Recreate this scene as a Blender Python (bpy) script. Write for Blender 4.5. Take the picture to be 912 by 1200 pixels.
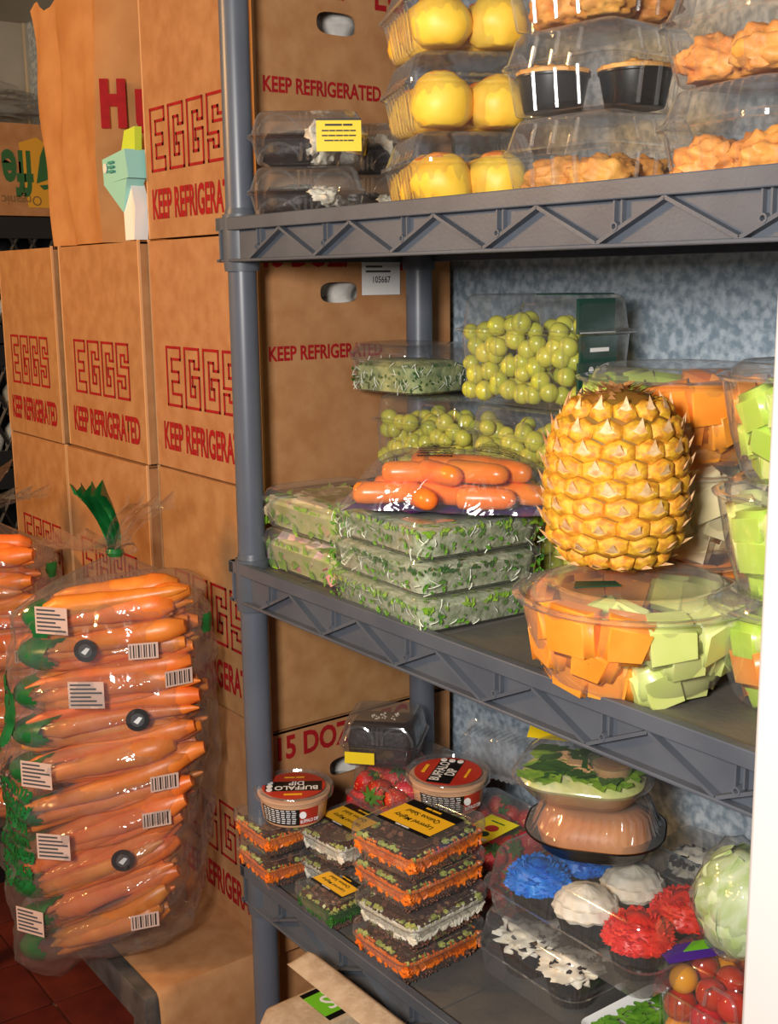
import bpy, bmesh, math, random
from mathutils import Vector, Matrix, noise
PI = math.pi
random.seed(7)
S = bpy.context.scene
COL = S.collection
for o in list(bpy.data.objects): bpy.data.objects.remove(o)

# ------------------------------------------------------------------ camera
FPX = 1404.86
CAM = Vector((1.4408, -0.8159, 0.3871))
yaw, pit, rol = math.radians(143.774), math.radians(10.996), math.radians(-0.683)
FW = Vector((math.cos(yaw)*math.cos(pit), math.sin(yaw)*math.cos(pit), -math.sin(pit)))
R0 = Vector((math.sin(yaw), -math.cos(yaw), 0)); U0 = R0.cross(FW)
RT = R0*math.cos(rol)+U0*math.sin(rol); UP = U0*math.cos(rol)-R0*math.sin(rol)
cd = bpy.data.cameras.new('camera'); cam = bpy.data.objects.new('camera', cd); COL.objects.link(cam)
M = Matrix.Identity(4)
for i in range(3):
    M[i][0], M[i][1], M[i][2], M[i][3] = RT[i], UP[i], -FW[i], CAM[i]
cam.matrix_world = M
cd.sensor_fit = 'VERTICAL'; cd.sensor_height = 36; cd.sensor_width = 36; cd.lens = FPX*36/1200
cd.clip_start = .02
S.camera = cam
def proj(x, y, z):
    d = Vector((x, y, z))-CAM; w = d.dot(FW)
    return 456+FPX*d.dot(RT)/w, 600-FPX*d.dot(UP)/w
def XP(px, y, z):                       # x of the point at depth line (y, z) seen in pixel column px
    lo, hi = -3.5, 1.2
    for _ in range(50):
        m = (lo+hi)/2
        if proj(m, y, z)[0] < px: lo = m
        else: hi = m
    return (lo+hi)/2
def at(px, py, y):
    d = FW*FPX+RT*(px-456)+UP*(600-py)
    return CAM+d*((y-CAM.y)/d.y)

# ------------------------------------------------------------------ world, lamps, exposure
W = bpy.data.worlds.new('world'); S.world = W; W.use_nodes = True
bg = W.node_tree.nodes['Background']; bg.inputs[0].default_value = (0.86, 0.9, 1, 1); bg.inputs[1].default_value = 0.19
def area(name, loc, target, size, power, color, sy=None):
    l = bpy.data.lights.new(name, 'AREA'); l.energy = power; l.color = color; l.size = size
    if sy: l.shape = 'RECTANGLE'; l.size_y = sy
    o = bpy.data.objects.new(name, l); COL.objects.link(o); o.location = loc
    o.rotation_euler = (Vector(target)-Vector(loc)).to_track_quat('-Z', 'Y').to_euler()
    return o
area('aisle_lamp', (-0.85, -1.55, 0.92), (-0.25, 0.1, 0.1), .24, 27, (1, .54, .19))
area('doorway_light', (1.36, -1.22, 0.56), (.2, .2, 0), .26, 36, (1, .95, .89), .26)
S.view_settings.view_transform = 'Standard'; S.view_settings.look = 'None'
S.view_settings.exposure = 0.0; S.view_settings.gamma = 1.0; S.view_settings.use_curve_mapping = False
S.cycles.transparent_max_bounces = 48
S.cycles.max_bounces = 8; S.cycles.caustics_reflective = False; S.cycles.caustics_refractive = False
S.cycles.sample_clamp_indirect = 4

# ------------------------------------------------------------------ materials
def s2l(c):
    return tuple((v/255/12.92 if v/255 <= .04045 else ((v/255+.055)/1.055)**2.4) for v in c)
MATS = {}
def mat(name, col, col2=None, nscale=20, rough=.5, metal=0, bump=0, bscale=60, sss=0, rnd=0, spec=.5, lo=.35, hi=.65, coat=0, dist=0, detail=4):
    m = bpy.data.materials.new(name); m.use_nodes = True; N = m.node_tree.nodes; L = m.node_tree.links
    b = N['Principled BSDF']; c1 = s2l(col)+(1,)
    b.inputs['Roughness'].default_value = rough; b.inputs['Metallic'].default_value = metal
    b.inputs['Specular IOR Level'].default_value = spec
    if coat: b.inputs['Coat Weight'].default_value = coat; b.inputs['Coat Roughness'].default_value = .06
    tc = N.new('ShaderNodeTexCoord'); out = None
    oi = N.new('ShaderNodeObjectInfo')
    va = N.new('ShaderNodeVectorMath'); va.operation = 'ADD'
    ml = N.new('ShaderNodeMath'); ml.operation = 'MULTIPLY'; ml.inputs[1].default_value = 17.3
    L.new(oi.outputs['Random'], ml.inputs[0])
    L.new(tc.outputs['Object'], va.inputs[0]); L.new(ml.outputs[0], va.inputs[1])
    if col2:
        n = N.new('ShaderNodeTexNoise'); n.inputs['Scale'].default_value = nscale; n.inputs['Detail'].default_value = detail
        n.inputs['Distortion'].default_value = dist
        L.new(va.outputs[0], n.inputs['Vector'])
        r = N.new('ShaderNodeValToRGB'); r.color_ramp.elements[0].position = lo; r.color_ramp.elements[1].position = hi
        r.color_ramp.elements[0].color = c1; r.color_ramp.elements[1].color = s2l(col2)+(1,)
        L.new(n.outputs['Fac'], r.inputs['Fac']); out = r.outputs[0]
    if rnd:
        h = N.new('ShaderNodeHueSaturation')
        if out: L.new(out, h.inputs['Color'])
        else: h.inputs['Color'].default_value = c1
        a = N.new('ShaderNodeMath'); a.operation = 'MULTIPLY_ADD'; a.inputs[1].default_value = rnd; a.inputs[2].default_value = 1-rnd/2
        L.new(oi.outputs['Random'], a.inputs[0]); L.new(a.outputs[0], h.inputs['Value'])
        a2 = N.new('ShaderNodeMath'); a2.operation = 'MULTIPLY_ADD'; a2.inputs[1].default_value = -rnd*.08; a2.inputs[2].default_value = .5+rnd*.04
        L.new(oi.outputs['Random'], a2.inputs[0]); L.new(a2.outputs[0], h.inputs['Hue']); out = h.outputs[0]
    if out: L.new(out, b.inputs['Base Color'])
    else: b.inputs['Base Color'].default_value = c1
    if sss:
        b.inputs['Subsurface Weight'].default_value = sss; b.inputs['Subsurface Radius'].default_value = (.012, .008, .004); b.inputs['Subsurface Scale'].default_value = .6
    if bump:
        n2 = N.new('ShaderNodeTexNoise'); n2.inputs['Scale'].default_value = bscale; n2.inputs['Detail'].default_value = 3
        L.new(va.outputs[0], n2.inputs['Vector'])
        bp = N.new('ShaderNodeBump'); bp.inputs['Strength'].default_value = bump; bp.inputs['Distance'].default_value = .002
        L.new(n2.outputs['Fac'], bp.inputs['Height']); L.new(bp.outputs[0], b.inputs['Normal'])
    MATS[name] = m; return m
def clear(name, base=.045, edge=.75, power=2.6, rough=.07, tint=(.97, .975, .98), haze=.02, bump=0, bscale=40, hazecol=(.9, .9, .9), ehaze=.22):
    m = bpy.data.materials.new(name); m.use_nodes = True; N = m.node_tree.nodes; L = m.node_tree.links
    N.remove(N['Principled BSDF']); o = N['Material Output']
    t = N.new('ShaderNodeBsdfTransparent'); t.inputs[0].default_value = tint+(1,)
    g = N.new('ShaderNodeBsdfGlossy'); g.inputs['Roughness'].default_value = rough
    d = N.new('ShaderNodeBsdfDiffuse'); d.inputs[0].default_value = hazecol+(1,)
    lw = N.new('ShaderNodeLayerWeight'); lw.inputs[0].default_value = .5
    p = N.new('ShaderNodeMath'); p.operation = 'POWER'; p.inputs[1].default_value = power
    L.new(lw.outputs['Facing'], p.inputs[0])
    a = N.new('ShaderNodeMath'); a.operation = 'MULTIPLY_ADD'; a.inputs[1].default_value = edge; a.inputs[2].default_value = base
    L.new(p.outputs[0], a.inputs[0])
    m1 = N.new('ShaderNodeMixShader')
    hz = N.new('ShaderNodeMath'); hz.operation = 'MULTIPLY_ADD'; hz.inputs[1].default_value = ehaze; hz.inputs[2].default_value = haze; L.new(p.outputs[0], hz.inputs[0]); L.new(hz.outputs[0], m1.inputs[0])
    L.new(t.outputs[0], m1.inputs[1]); L.new(d.outputs[0], m1.inputs[2])
    m2 = N.new('ShaderNodeMixShader'); L.new(a.outputs[0], m2.inputs[0]); L.new(m1.outputs[0], m2.inputs[1]); L.new(g.outputs[0], m2.inputs[2])
    L.new(m2.outputs[0], o.inputs['Surface'])
    if bump:
        tc = N.new('ShaderNodeTexCoord')
        n = N.new('ShaderNodeTexNoise'); n.inputs['Scale'].default_value = bscale; n.inputs['Detail'].default_value = 2; n.inputs['Distortion'].default_value = 1.5
        L.new(tc.outputs['Object'], n.inputs['Vector'])
        b = N.new('ShaderNodeBump'); b.inputs['Strength'].default_value = bump; b.inputs['Distance'].default_value = .004
        L.new(n.outputs['Fac'], b.inputs['Height']); L.new(b.outputs[0], g.inputs['Normal'])
    MATS[name] = m; return m
clear('plastic', base=.085, edge=.65, power=2.6, haze=.018, rough=.085); clear('plastic_hazy', haze=.07, base=.08)
clear('tray_plastic', haze=.10, ehaze=.3, base=.12); clear('film', base=.07, edge=.5, power=2.2, rough=.10, haze=.03, bump=1, bscale=26, ehaze=.1)
clear('bag_film', base=.10, edge=.4, power=2.0, rough=.10, haze=.022, ehaze=.10, bump=1.0, bscale=14, hazecol=(.85, .8, .75))
mat('cardboard', (174, 128, 85), (161, 113, 71), 30, .85, spec=.2, bump=.12, bscale=250, rnd=.10)
mat('cardboard_edge', (208, 160, 112), rough=.9, spec=.2)
mat('red_print', (158, 22, 26), (142, 18, 24), 60, .75, spec=.2)
mat('kraft', (186, 134, 84), (172, 118, 70), 14, .8, spec=.2, bump=.3, bscale=40)
mat('grey_plastic', (84, 89, 97), (74, 79, 88), 12, .42, bump=.08, bscale=300, rnd=.04, spec=.4)
mat('shelf_deck', (80, 79, 79), (102, 97, 88), 9, .55, bump=.25, bscale=120)
mat('post_plastic', (90, 95, 105), (82, 87, 98), 8, .36, spec=.45)
mat('white_paint', (198, 196, 195), rough=.5)
mat('tile', (112, 44, 30), (86, 32, 24), 10, .5, bump=.15, rnd=.2)
mat('grout', (120, 86, 62), rough=.9)
mat('galv', (132, 150, 166), (186, 200, 212), 85, .45, metal=.12, bump=.7, bscale=85, lo=.38, hi=.62)
mat('galv_far', (176, 170, 156), (158, 154, 142), 6, .5, metal=.4, bump=.1)
mat('rack_metal', (150, 146, 140), (108, 106, 102), 20, .45, metal=.7, bump=.3)
mat('black_plastic', (22, 22, 24), rough=.45)
mat('dark_black', (16, 15, 15), rough=.35)
mat('cream', (222, 210, 184), (240, 236, 226), 10, .5)
mat('teal_card', (150, 212, 200), rough=.6); mat('lime_card', (190, 214, 60), rough=.6); mat('white_card', (238, 236, 230), rough=.6)
mat('green_print', (18, 92, 40), (26, 112, 50), 40, .35); mat('green_dark', (14, 62, 48), rough=.4); mat('yellow_print', (206, 150, 40), rough=.8)
mat('green_text', (40, 92, 44), rough=.7); mat('brown_text', (122, 90, 46), rough=.7)
mat('carrot', (240, 138, 54), (230, 116, 36), 26, .38, bump=.3, bscale=70, rnd=.22, sss=.12)
mat('babycarrot', (246, 138, 48), (238, 118, 32), 30, .3, bump=.12, rnd=.14, sss=.15)
mat('purple_film', (78, 44, 150), rough=.25); mat('black_print', (24, 20, 20), rough=.5)
mat('label_yellow', (238, 204, 30), rough=.45); mat('label_gold', (240, 182, 36), rough=.45); mat('label_black', (18, 16, 16), rough=.4); mat('label_white', (232, 230, 228), rough=.5)
mat('label_film', (214, 178, 160), rough=.4); mat('label_red', (172, 44, 32), (190, 60, 38), 20, .4); mat('label_grey', (70, 70, 72), rough=.6); mat('label_lemon', (232, 226, 40), rough=.45)
mat('teal_ink', (60, 150, 140), rough=.6); mat('grape', (206, 200, 78), (184, 188, 66), 40, .28, rnd=.25, sss=.3)
mat('grape_stem', (120, 84, 40), rough=.8)
mat('pastry', (246, 206, 74), (240, 182, 52), 22, .5, rnd=.12, sss=.1, bump=.2); mat('pastry_top', (222, 140, 48), (196, 104, 30), 40, .5, bump=.5)
mat('golden', (238, 172, 80), (206, 126, 52), 38, .55, bump=.9, bscale=90, rnd=.15, lo=.3, hi=.7)
mat('crust', (238, 184, 104), (222, 150, 68), 50, .6, bump=.8, bscale=110); mat('choco', (44, 28, 22), (26, 16, 14), 60, .5, bump=.8, bscale=140)
mat('cream_frost', (240, 232, 214), (230, 218, 194), 30, .5, bump=.4, bscale=120, sss=.1)
mat('blue_frost', (8, 132, 226), (4, 104, 208), 40, .45, bump=.5, bscale=120); mat('red_frost', (232, 52, 34), (212, 36, 24), 40, .4, bump=.5, bscale=120)
mat('liner', (40, 32, 30), (26, 22, 20), 40, .5)
mat('leaf', (104, 158, 46), (66, 126, 34), 60, .5, bump=.5); mat('leaf_bright', (156, 198, 54), (120, 172, 44), 40, .45); mat('leaf_dark', (50, 104, 32), (36, 84, 26), 40, .5)
mat('sprout_body', (196, 202, 172), (150, 166, 122), 70, .55, bump=1, bscale=160, lo=.4, hi=.6); mat('stem_white', (222, 228, 206), rough=.4)
mat('alfalfa', (186, 194, 130), (122, 140, 92), 60, .6, bump=1, bscale=150)
mat('cantaloupe', (250, 160, 62), (246, 140, 44), 22, .3, sss=.35, rnd=.1, bump=.15); mat('melon_pale', (250, 192, 112), rough=.35, sss=.3)
mat('honeydew', (206, 218, 120), (224, 226, 150), 14, .3, sss=.35, rnd=.1, bump=.15); mat('kiwi_green', (176, 208, 64), (190, 214, 92), 16, .3, sss=.35, rnd=.12)
mat('pale_fruit', (236, 224, 184), (226, 208, 150), 16, .35, sss=.3, rnd=.1)
mat('pine_eye', (236, 182, 52), (198, 126, 40), 2.2, .42, rnd=.25, bump=.3); mat('lettuce_pale', (196, 202, 120), (224, 220, 170), 40, .5, bump=.6); mat('pine_mid', (214, 160, 84), (228, 178, 60), 3, .5); mat('pine_seam', (112, 88, 26), (150, 100, 34), 30, .6, bump=.5); mat('bract', (236, 204, 156), (200, 146, 90), 2, .6)
mat('strawberry', (208, 36, 30), (236, 170, 90), 330, .32, rnd=.2, bump=.8, bscale=330, lo=.64, hi=.70, detail=1); mat('calyx', (84, 128, 44), (60, 104, 34), 40, .6)
mat('tomato', (206, 40, 26), (188, 26, 20), 10, .16, rnd=.18, coat=.4); mat('tomato_gold', (238, 164, 34), (226, 140, 26), 10, .18)
mat('quinoa', (92, 58, 44), (54, 34, 28), 200, .7, bump=1, bscale=300); mat('grain', (146, 98, 74), (84, 54, 42), 30, .6, rnd=.1)
mat('shred', (238, 126, 34), (220, 100, 22), 40, .4); mat('cucumber', (186, 184, 96), (150, 164, 80), 50, .4); mat('feta', (228, 222, 206), (206, 198, 176), 60, .5)
mat('dip', (226, 178, 138), (220, 168, 126), 20, .4); mat('pulp', (190, 168, 140), (172, 148, 120), 60, .95, bump=.6, bscale=120, spec=.1)
mat('pulp_grey', (206, 202, 196), (186, 182, 176), 60, .95, bump=.5, bscale=90, spec=.1)
mat('carton_green', (112, 190, 40), rough=.5); mat('pumpkin', (212, 138, 74), (190, 112, 52), 14, .5, bump=.2)
mat('cabbage', (214, 226, 190), (164, 190, 104), 16, .45, bump=.5, bscale=30, dist=2); mat('chicken', (214, 176, 130), (190, 140, 92), 30, .6, bump=.4)
mat('potato', (226, 204, 168), (206, 178, 136), 18, .5, rnd=.12); mat('radish', (236, 216, 204), (206, 120, 118), 20, .5)
mat('foam_white', (236, 236, 234), rough=.6); mat('crumb', (240, 232, 216), rough=.7)

# ------------------------------------------------------------------ mesh helpers
class MB:
    def __init__(s): s.v = []; s.f = []; s.mi = []
    def add(s, vs, fs, mi=0):
        b = len(s.v); s.v += [tuple(p) for p in vs]; s.f += [tuple(i+b for i in f) for f in fs]; s.mi += [mi]*len(fs); return s
    def box(s, c, d, mi=0, rot=None):
        x, y, z = d[0]/2, d[1]/2, d[2]/2
        vs = [Vector((sx*x, sy*y, sz*z)) for sz in (-1, 1) for sy in (-1, 1) for sx in (-1, 1)]
        if rot: vs = [rot @ v for v in vs]
        vs = [v+Vector(c) for v in vs]
        return s.add(vs, [(0, 2, 3, 1), (4, 5, 7, 6), (0, 1, 5, 4), (2, 6, 7, 3), (0, 4, 6, 2), (1, 3, 7, 5)], mi)
    def bb(s, a, b, mi=0):
        return s.box([(a[i]+b[i])/2 for i in range(3)], [abs(b[i]-a[i]) for i in range(3)], mi)
    def rings(s, rs, cap0=False, cap1=False, closed=True, mi=0):
        n = len(rs[0]); b = len(s.v)
        for r in rs: s.v += [tuple(p) for p in r]
        for k in range(len(rs)-1):
            for i in range(n if closed else n-1):
                j = (i+1) % n
                s.f.append((b+k*n+i, b+k*n+j, b+(k+1)*n+j, b+(k+1)*n+i)); s.mi.append(mi)
        if cap0: s.f.append(tuple(b+i for i in reversed(range(n)))); s.mi.append(mi)
        if cap1: s.f.append(tuple(b+(len(rs)-1)*n+i for i in range(n))); s.mi.append(mi)
        return s
    def lathe(s, prof, n=28, c=(0, 0, 0), mi=0, cap0=False, cap1=False, wob=None):
        rs = []
        for r, z in prof:
            rs.append([(c[0]+(r+(wob(2*PI*i/n, z) if wob else 0))*math.cos(2*PI*i/n), c[1]+(r+(wob(2*PI*i/n, z) if wob else 0))*math.sin(2*PI*i/n), c[2]+z) for i in range(n)])
        return s.rings(rs, cap0, cap1, mi=mi)
    def tube(s, pts, r, n=8, mi=0, caps=True):
        pts = [Vector(p) for p in pts]; rs = []
        for k, p in enumerate(pts):
            t = (pts[min(k+1, len(pts)-1)]-pts[max(k-1, 0)]).normalized()
            u = t.cross(Vector((0, 0, 1)) if abs(t.z) < .9 else Vector((1, 0, 0))).normalized(); w = t.cross(u)
            rr_ = r[k] if isinstance(r, (list, tuple)) else r
            rs.append([p+(u*math.cos(2*PI*i/n)+w*math.sin(2*PI*i/n))*rr_ for i in range(n)])
        return s.rings(rs, caps, caps, mi=mi)
    def mesh(s, name, smooth=True, angle=40):
        me = bpy.data.meshes.new(name); me.from_pydata(s.v, [], s.f)
        me.polygons.foreach_set('material_index', s.mi)
        bm = bmesh.new(); bm.from_mesh(me); bmesh.ops.recalc_face_normals(bm, faces=bm.faces)
        if smooth:
            ca = math.radians(angle)
            for f in bm.faces: f.smooth = True
            for e in bm.edges:
                if len(e.link_faces) == 2 and e.calc_face_angle(0) > ca: e.smooth = False
        bm.to_mesh(me); bm.free(); return me
def setm(me, ms):
    for m in (ms if isinstance(ms, (list, tuple)) else [ms]): me.materials.append(MATS[m])
    return me
def O(name, me, parent=None, loc=(0, 0, 0), rot=(0, 0, 0), scale=None, ms=None):
    if isinstance(me, MB): me = me.mesh(name)
    if ms and not me.materials: setm(me, ms)
    o = bpy.data.objects.new(name, me); COL.objects.link(o); o.location = loc; o.rotation_euler = rot
    if scale is not None: o.scale = scale if isinstance(scale, (tuple, list)) else (scale,)*3
    if parent: o.parent = parent
    return o
def tag(o, label=None, cat=None, group=None, kind=None):
    if label: o['label'] = label
    if cat: o['category'] = cat
    if group: o['group'] = group
    if kind: o['kind'] = kind
    return o
def E(name, label, cat, loc=(0, 0, 0), rz=0, group=None, rot=None):
    o = bpy.data.objects.new(name, None); COL.objects.link(o); o.location = loc; o.rotation_euler = rot or (0, 0, rz); o.empty_display_size = .02
    return tag(o, label, cat, group)
def st(name, me, ms, label=None, **k):
    o = O(name, me, ms=ms, **k); o['kind'] = 'structure'
    if label: o['label'] = label; 
    return o
def rr(w, d, r, z=0, n=6, flute=0, pitch=.012, top=0):
    """rounded-rectangle ring; flute pushes points in and out along the outline"""
    r = min(r, w/2-1e-4, d/2-1e-4); pts = []
    for cx, cy, a0 in ((w/2-r, d/2-r, 0), (-w/2+r, d/2-r, 90), (-w/2+r, -d/2+r, 180), (w/2-r, -d/2+r, 270)):
        for k in range(n+1):
            a = math.radians(a0+90*k/n); pts.append((cx+r*math.cos(a), cy+r*math.sin(a)))
    if not flute: return [(x, y, z) for x, y in pts]
    L = []; tot = 0
    for i in range(len(pts)):
        a, b = pts[i], pts[(i+1) % len(pts)]; d_ = math.hypot(b[0]-a[0], b[1]-a[1]); L.append(d_); tot += d_
    m = max(24, int(tot/pitch))*4; out = []; i = 0; acc = 0
    for k in range(m):
        t = tot*k/m
        while acc+L[i] < t: acc += L[i]; i += 1
        a, b = pts[i], pts[(i+1) % len(pts)]; q = (t-acc)/max(L[i], 1e-9)
        x, y = a[0]+(b[0]-a[0])*q, a[1]+(b[1]-a[1])*q
        nx, ny = b[1]-a[1], a[0]-b[0]; l = math.hypot(nx, ny) or 1
        off = flute*(1 if k % 4 in (0, 1) else 0)
        out.append((x-nx/l*off, y-ny/l*off, z))
    return out
def shell(prof, n=6, cap0=False, cap1=False, name='shell', pitch=.012):
    """prof: (z, w, d, r[, flute])"""
    fl = any(len(p) > 4 for p in prof); mb = MB()
    if fl:
        W_, D_ = max(p[1] for p in prof), max(p[2] for p in prof)
        rs = []
        base = rr(W_, D_, prof[0][3], 0, n, 1e-9, pitch)
        for p in prof:
            amp = p[4] if len(p) > 4 else 0
            ring = rr(W_, D_, p[3], p[0], n, amp or 1e-9, pitch)
            rs.append([(x*p[1]/W_, y*p[2]/D_, z) for x, y, z in ring][:len(base)])
        m = min(len(r) for r in rs); rs = [r[:m] for r in rs]
        mb.rings(rs, cap0, cap1)
    else:
        mb.rings([rr(p[1], p[2], p[3], p[0], n) for p in prof], cap0, cap1)
    return mb.mesh(name, angle=50)
def ico(sub=2, r=1):
    bm = bmesh.new(); bmesh.ops.create_icosphere(bm, subdivisions=sub, radius=r)
    v = [v.co.copy() for v in bm.verts]; f = [tuple(x.index for x in q.verts) for q in bm.faces]; bm.free(); return v, f
def blob(name, dims, sub=3, amp=.1, freq=3, seed=0, ms=None, flat=None, smooth=True):
    v, f = ico(sub); o = Vector((seed*7.1, seed*3.3, seed*1.7)); out = []
    for p in v:
        k = 1+amp*noise.noise(p*freq+o)+amp*.5*noise.noise(p*freq*2.3+o)
        q = Vector((p.x*dims[0]*k, p.y*dims[1]*k, p.z*dims[2]*k))
        if flat is not None and q.z < flat*dims[2]: q.z = flat*dims[2]
        out.append(q)
    me = MB().add(out, f).mesh(name, smooth, 80)
    return setm(me, ms) if ms else me
UNREADABLE = {'Salad Co.', 'PROTEIN POWER', 'Vineyard', "chef's", 'made fresh', 'Chocolate Slice', 'cake slice', 'Chopped Salad', 'CHICKEN SALAD'}
def text_mesh(s, size, sx=1, bold=.0, align='CENTER', ms=None):
    if s in UNREADABLE or size < .0045:          # print too small to read in the photograph: word-long bars
        ws = [len(w)*size*.5*sx for w in s.split()]; gap = size*.3*sx; x = -(sum(ws)+gap*(len(ws)-1))/2; ps = []
        for w in ws: ps.append(rect(x, -size*.24, x+w, size*.24)); x += w+gap
        return flat_poly(ps, ms, 'print', .0003)
    c = bpy.data.curves.new('t', 'FONT'); c.body = s; c.size = size; c.align_x = align; c.align_y = 'CENTER'; c.offset = bold*size; c.fill_mode = 'FRONT'; c.resolution_u = 3
    o = bpy.data.objects.new('t', c); COL.objects.link(o)
    dg = bpy.context.evaluated_depsgraph_get(); me = bpy.data.meshes.new_from_object(o.evaluated_get(dg))
    bpy.data.objects.remove(o); me.materials.clear()
    for v in me.vertices: v.co.x *= sx
    if ms: setm(me, ms)
    return me
def flat_poly(polys, ms=None, name='print', th=.0006):
    mb = MB()
    for p in polys:
        n = len(p); mb.add([(x, y, 0) for x, y in p]+[(x, y, th) for x, y in p], [tuple(range(n, 2*n))]+[(i, (i+1) % n, n+(i+1) % n, n+i) for i in range(n)])
    me = mb.mesh(name, False)
    return setm(me, ms) if ms else me
def rect(x0, y0, x1, y1): return [(x0, y0), (x1, y0), (x1, y1), (x0, y1)]
ROT_FRONT = (PI/2, 0, 0)             # text lying in XY stands up facing -Y
ROT_SIDE = (PI/2, 0, PI/2)           # facing +X

# ------------------------------------------------------------------ the setting
FLOOR, CEIL, YB, XL = -1.15, 1.068, .42, -1.864
fl = st('floor', MB().bb((-2.2, -2.6, FLOOR-.06), (2.6, .6, FLOOR-.008)), 'grout', 'reddish brown quarry tile floor')
tile_me = setm(shell([(-.008, .195, .195, .004), (-.001, .195, .195, .006), (0, .19, .19, .006)], 2, False, True, 'tile'), 'tile')
for i in range(13):
    for j in range(7):
        O('tile', tile_me, fl, (-1.80+i*.2, -.92+j*.2, FLOOR+random.uniform(-.0008, .0008)), (0, 0, random.choice((0, PI/2, PI))))
st('wall_back', MB().bb((-2.0, YB, FLOOR), (2.6, YB+.06, CEIL)), 'galv', 'embossed galvanized metal wall')
st('wall_left', MB().bb((XL-.06, -2.6, FLOOR), (XL, YB, CEIL)), 'galv_far', 'plain galvanized metal wall panel')
st('ceiling', MB().bb((XL-.06, -2.6, CEIL), (1.2, YB+.06, CEIL+.05)), 'galv_far', 'galvanized metal ceiling')
tr = MB().tube([(XL+.004, YB-.004, FLOOR), (XL+.004, YB-.004, CEIL)], .008, 6); st('trim_1', tr, 'galv_far', 'vertical corner trim of the metal walls')
jm = MB().bb((.956, -.15, FLOOR), (1.10, .42, CEIL)); jo = st('trim_2', jm, 'white_paint', 'white painted door jamb beside the shelving')
bv = jo.modifiers.new('b', 'BEVEL'); bv.width = .004; bv.segments = 2

# ------------------------------------------------------------------ shelving unit
ZU, ZM, ZB, ZL = .4696, 0.0, -.465, -.93
SU = E('shelving_unit', 'grey plastic shelving unit with round posts and triangle-ribbed rails', 'shelf', (0, 0, FLOOR))
def P2(o): o.location.z -= FLOOR; return o
LX, LY, RH = .93, .30, .058
for (x, y) in ((0, 0), (LX-.03, 0), (0, LY), (LX-.03, LY)):
    mb = MB(); segs = [FLOOR, ZL, ZB, ZM, ZU, CEIL-.03]; prof = [(.0, FLOOR)]
    for a, b in zip(segs[:-1], segs[1:]): prof += [(.0195, a+.001), (.0195, b-.001)]
    prof.append((0, segs[-1])); mb.lathe(prof, 28)
    p = P2(O('post', mb, SU, (x, y, 0), ms='post_plastic'))
def build_shelf(zt):
    y0, y1, x0, x1 = -.024, LY+.024, -.026, LX
    mb = MB().bb((x0+.012, y0+.012, -.016), (x1, y1-.012, -.008))
    for k in range(1, 6): mb.bb((x0+.15*k, y0+.02, -.008), (x0+.15*k+.004, y1-.02, -.0065))
    for k in range(7): mb.bb((x0+.02, y0+.03+k*.045, -.04), (x1-.02, y0+.034+k*.045, -.016))
    s = P2(O('shelf', mb, SU, (0, 0, zt), ms='shelf_deck'))
    for yy, sg in ((y0, 1), (y1, -1)):
        r = MB().bb((x0, yy, -.017), (x1, yy+sg*.012, 0)).bb((x0, yy+sg*.010, -RH), (x1, yy+sg*.013, -.017)).bb((x0, yy, -RH), (x1, yy+sg*.012, -RH+.004))
        ro = O('rail', r, s, ms='grey_plastic')
        b2 = ro.modifiers.new('b', 'BEVEL'); b2.width = .0012; b2.segments = 2
        if sg == 1:
            A = .134; T = .154; k = -1
            me = MB()
            pts = []
            x = A-T/2
            ups = [A+T*i for i in range(6)]
            for u in ups:
                for s2 in (-1, 1):
                    a = Vector((u, 0, -.018)); b = Vector((u+s2*T/2, 0, -RH+.004)); d = b-a
                    ang = math.atan2(d.z, d.x); m = (a+b)/2
                    if b.x > x1: continue
                    rb = MB().box((0, 0, 0), (d.length, .0095, .0035))
                    O('rib', rb, s, (m.x, yy+.0055, m.z), (0, -ang, 0), ms='grey_plastic')
            for u in [A-.055+T*i for i in range(6)]:
                bs = MB()
                bs.lathe([(.0042, 0), (.0042, .0115), (.0024, .0115), (.0024, .002)], 12, cap0=True)
                for dx in (-.0045, .0045): bs.box((dx, .017, .004), (.002, .03, .006))
                O('boss', bs, s, (u, yy+.0115, -RH+.018), (PI/2, 0, 0), ms='grey_plastic')
    for xx, sg in ((x0, 1), (x1, -1)):
        r = MB().bb((xx, y0, -.017), (xx+sg*.012, y1, 0)).bb((xx+sg*.008, y0, -RH), (xx+sg*.012, y1, -.017)).bb((xx, y0, -RH), (xx+sg*.012, y1, -RH+.004))
        O('end_rail', r, s, ms='grey_plastic')
    for (x, y) in ((0, 0), (LX-.03, 0), (0, LY), (LX-.03, LY)):
        c = MB().lathe([(.0198, -RH-.012), (.0235, -RH-.012), (.0245, -RH), (.0245, .004), (.0215, .004), (.0198, .012)], 28)
        O('collar', c, s, (x, y, 0), ms='grey_plastic')
for z in (ZU, ZM, ZB, ZL): build_shelf(z)
DU, DM, DB, DL = ZU-.0075, ZM-.0075, ZB-.0075, ZL-.0075     # deck heights

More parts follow.
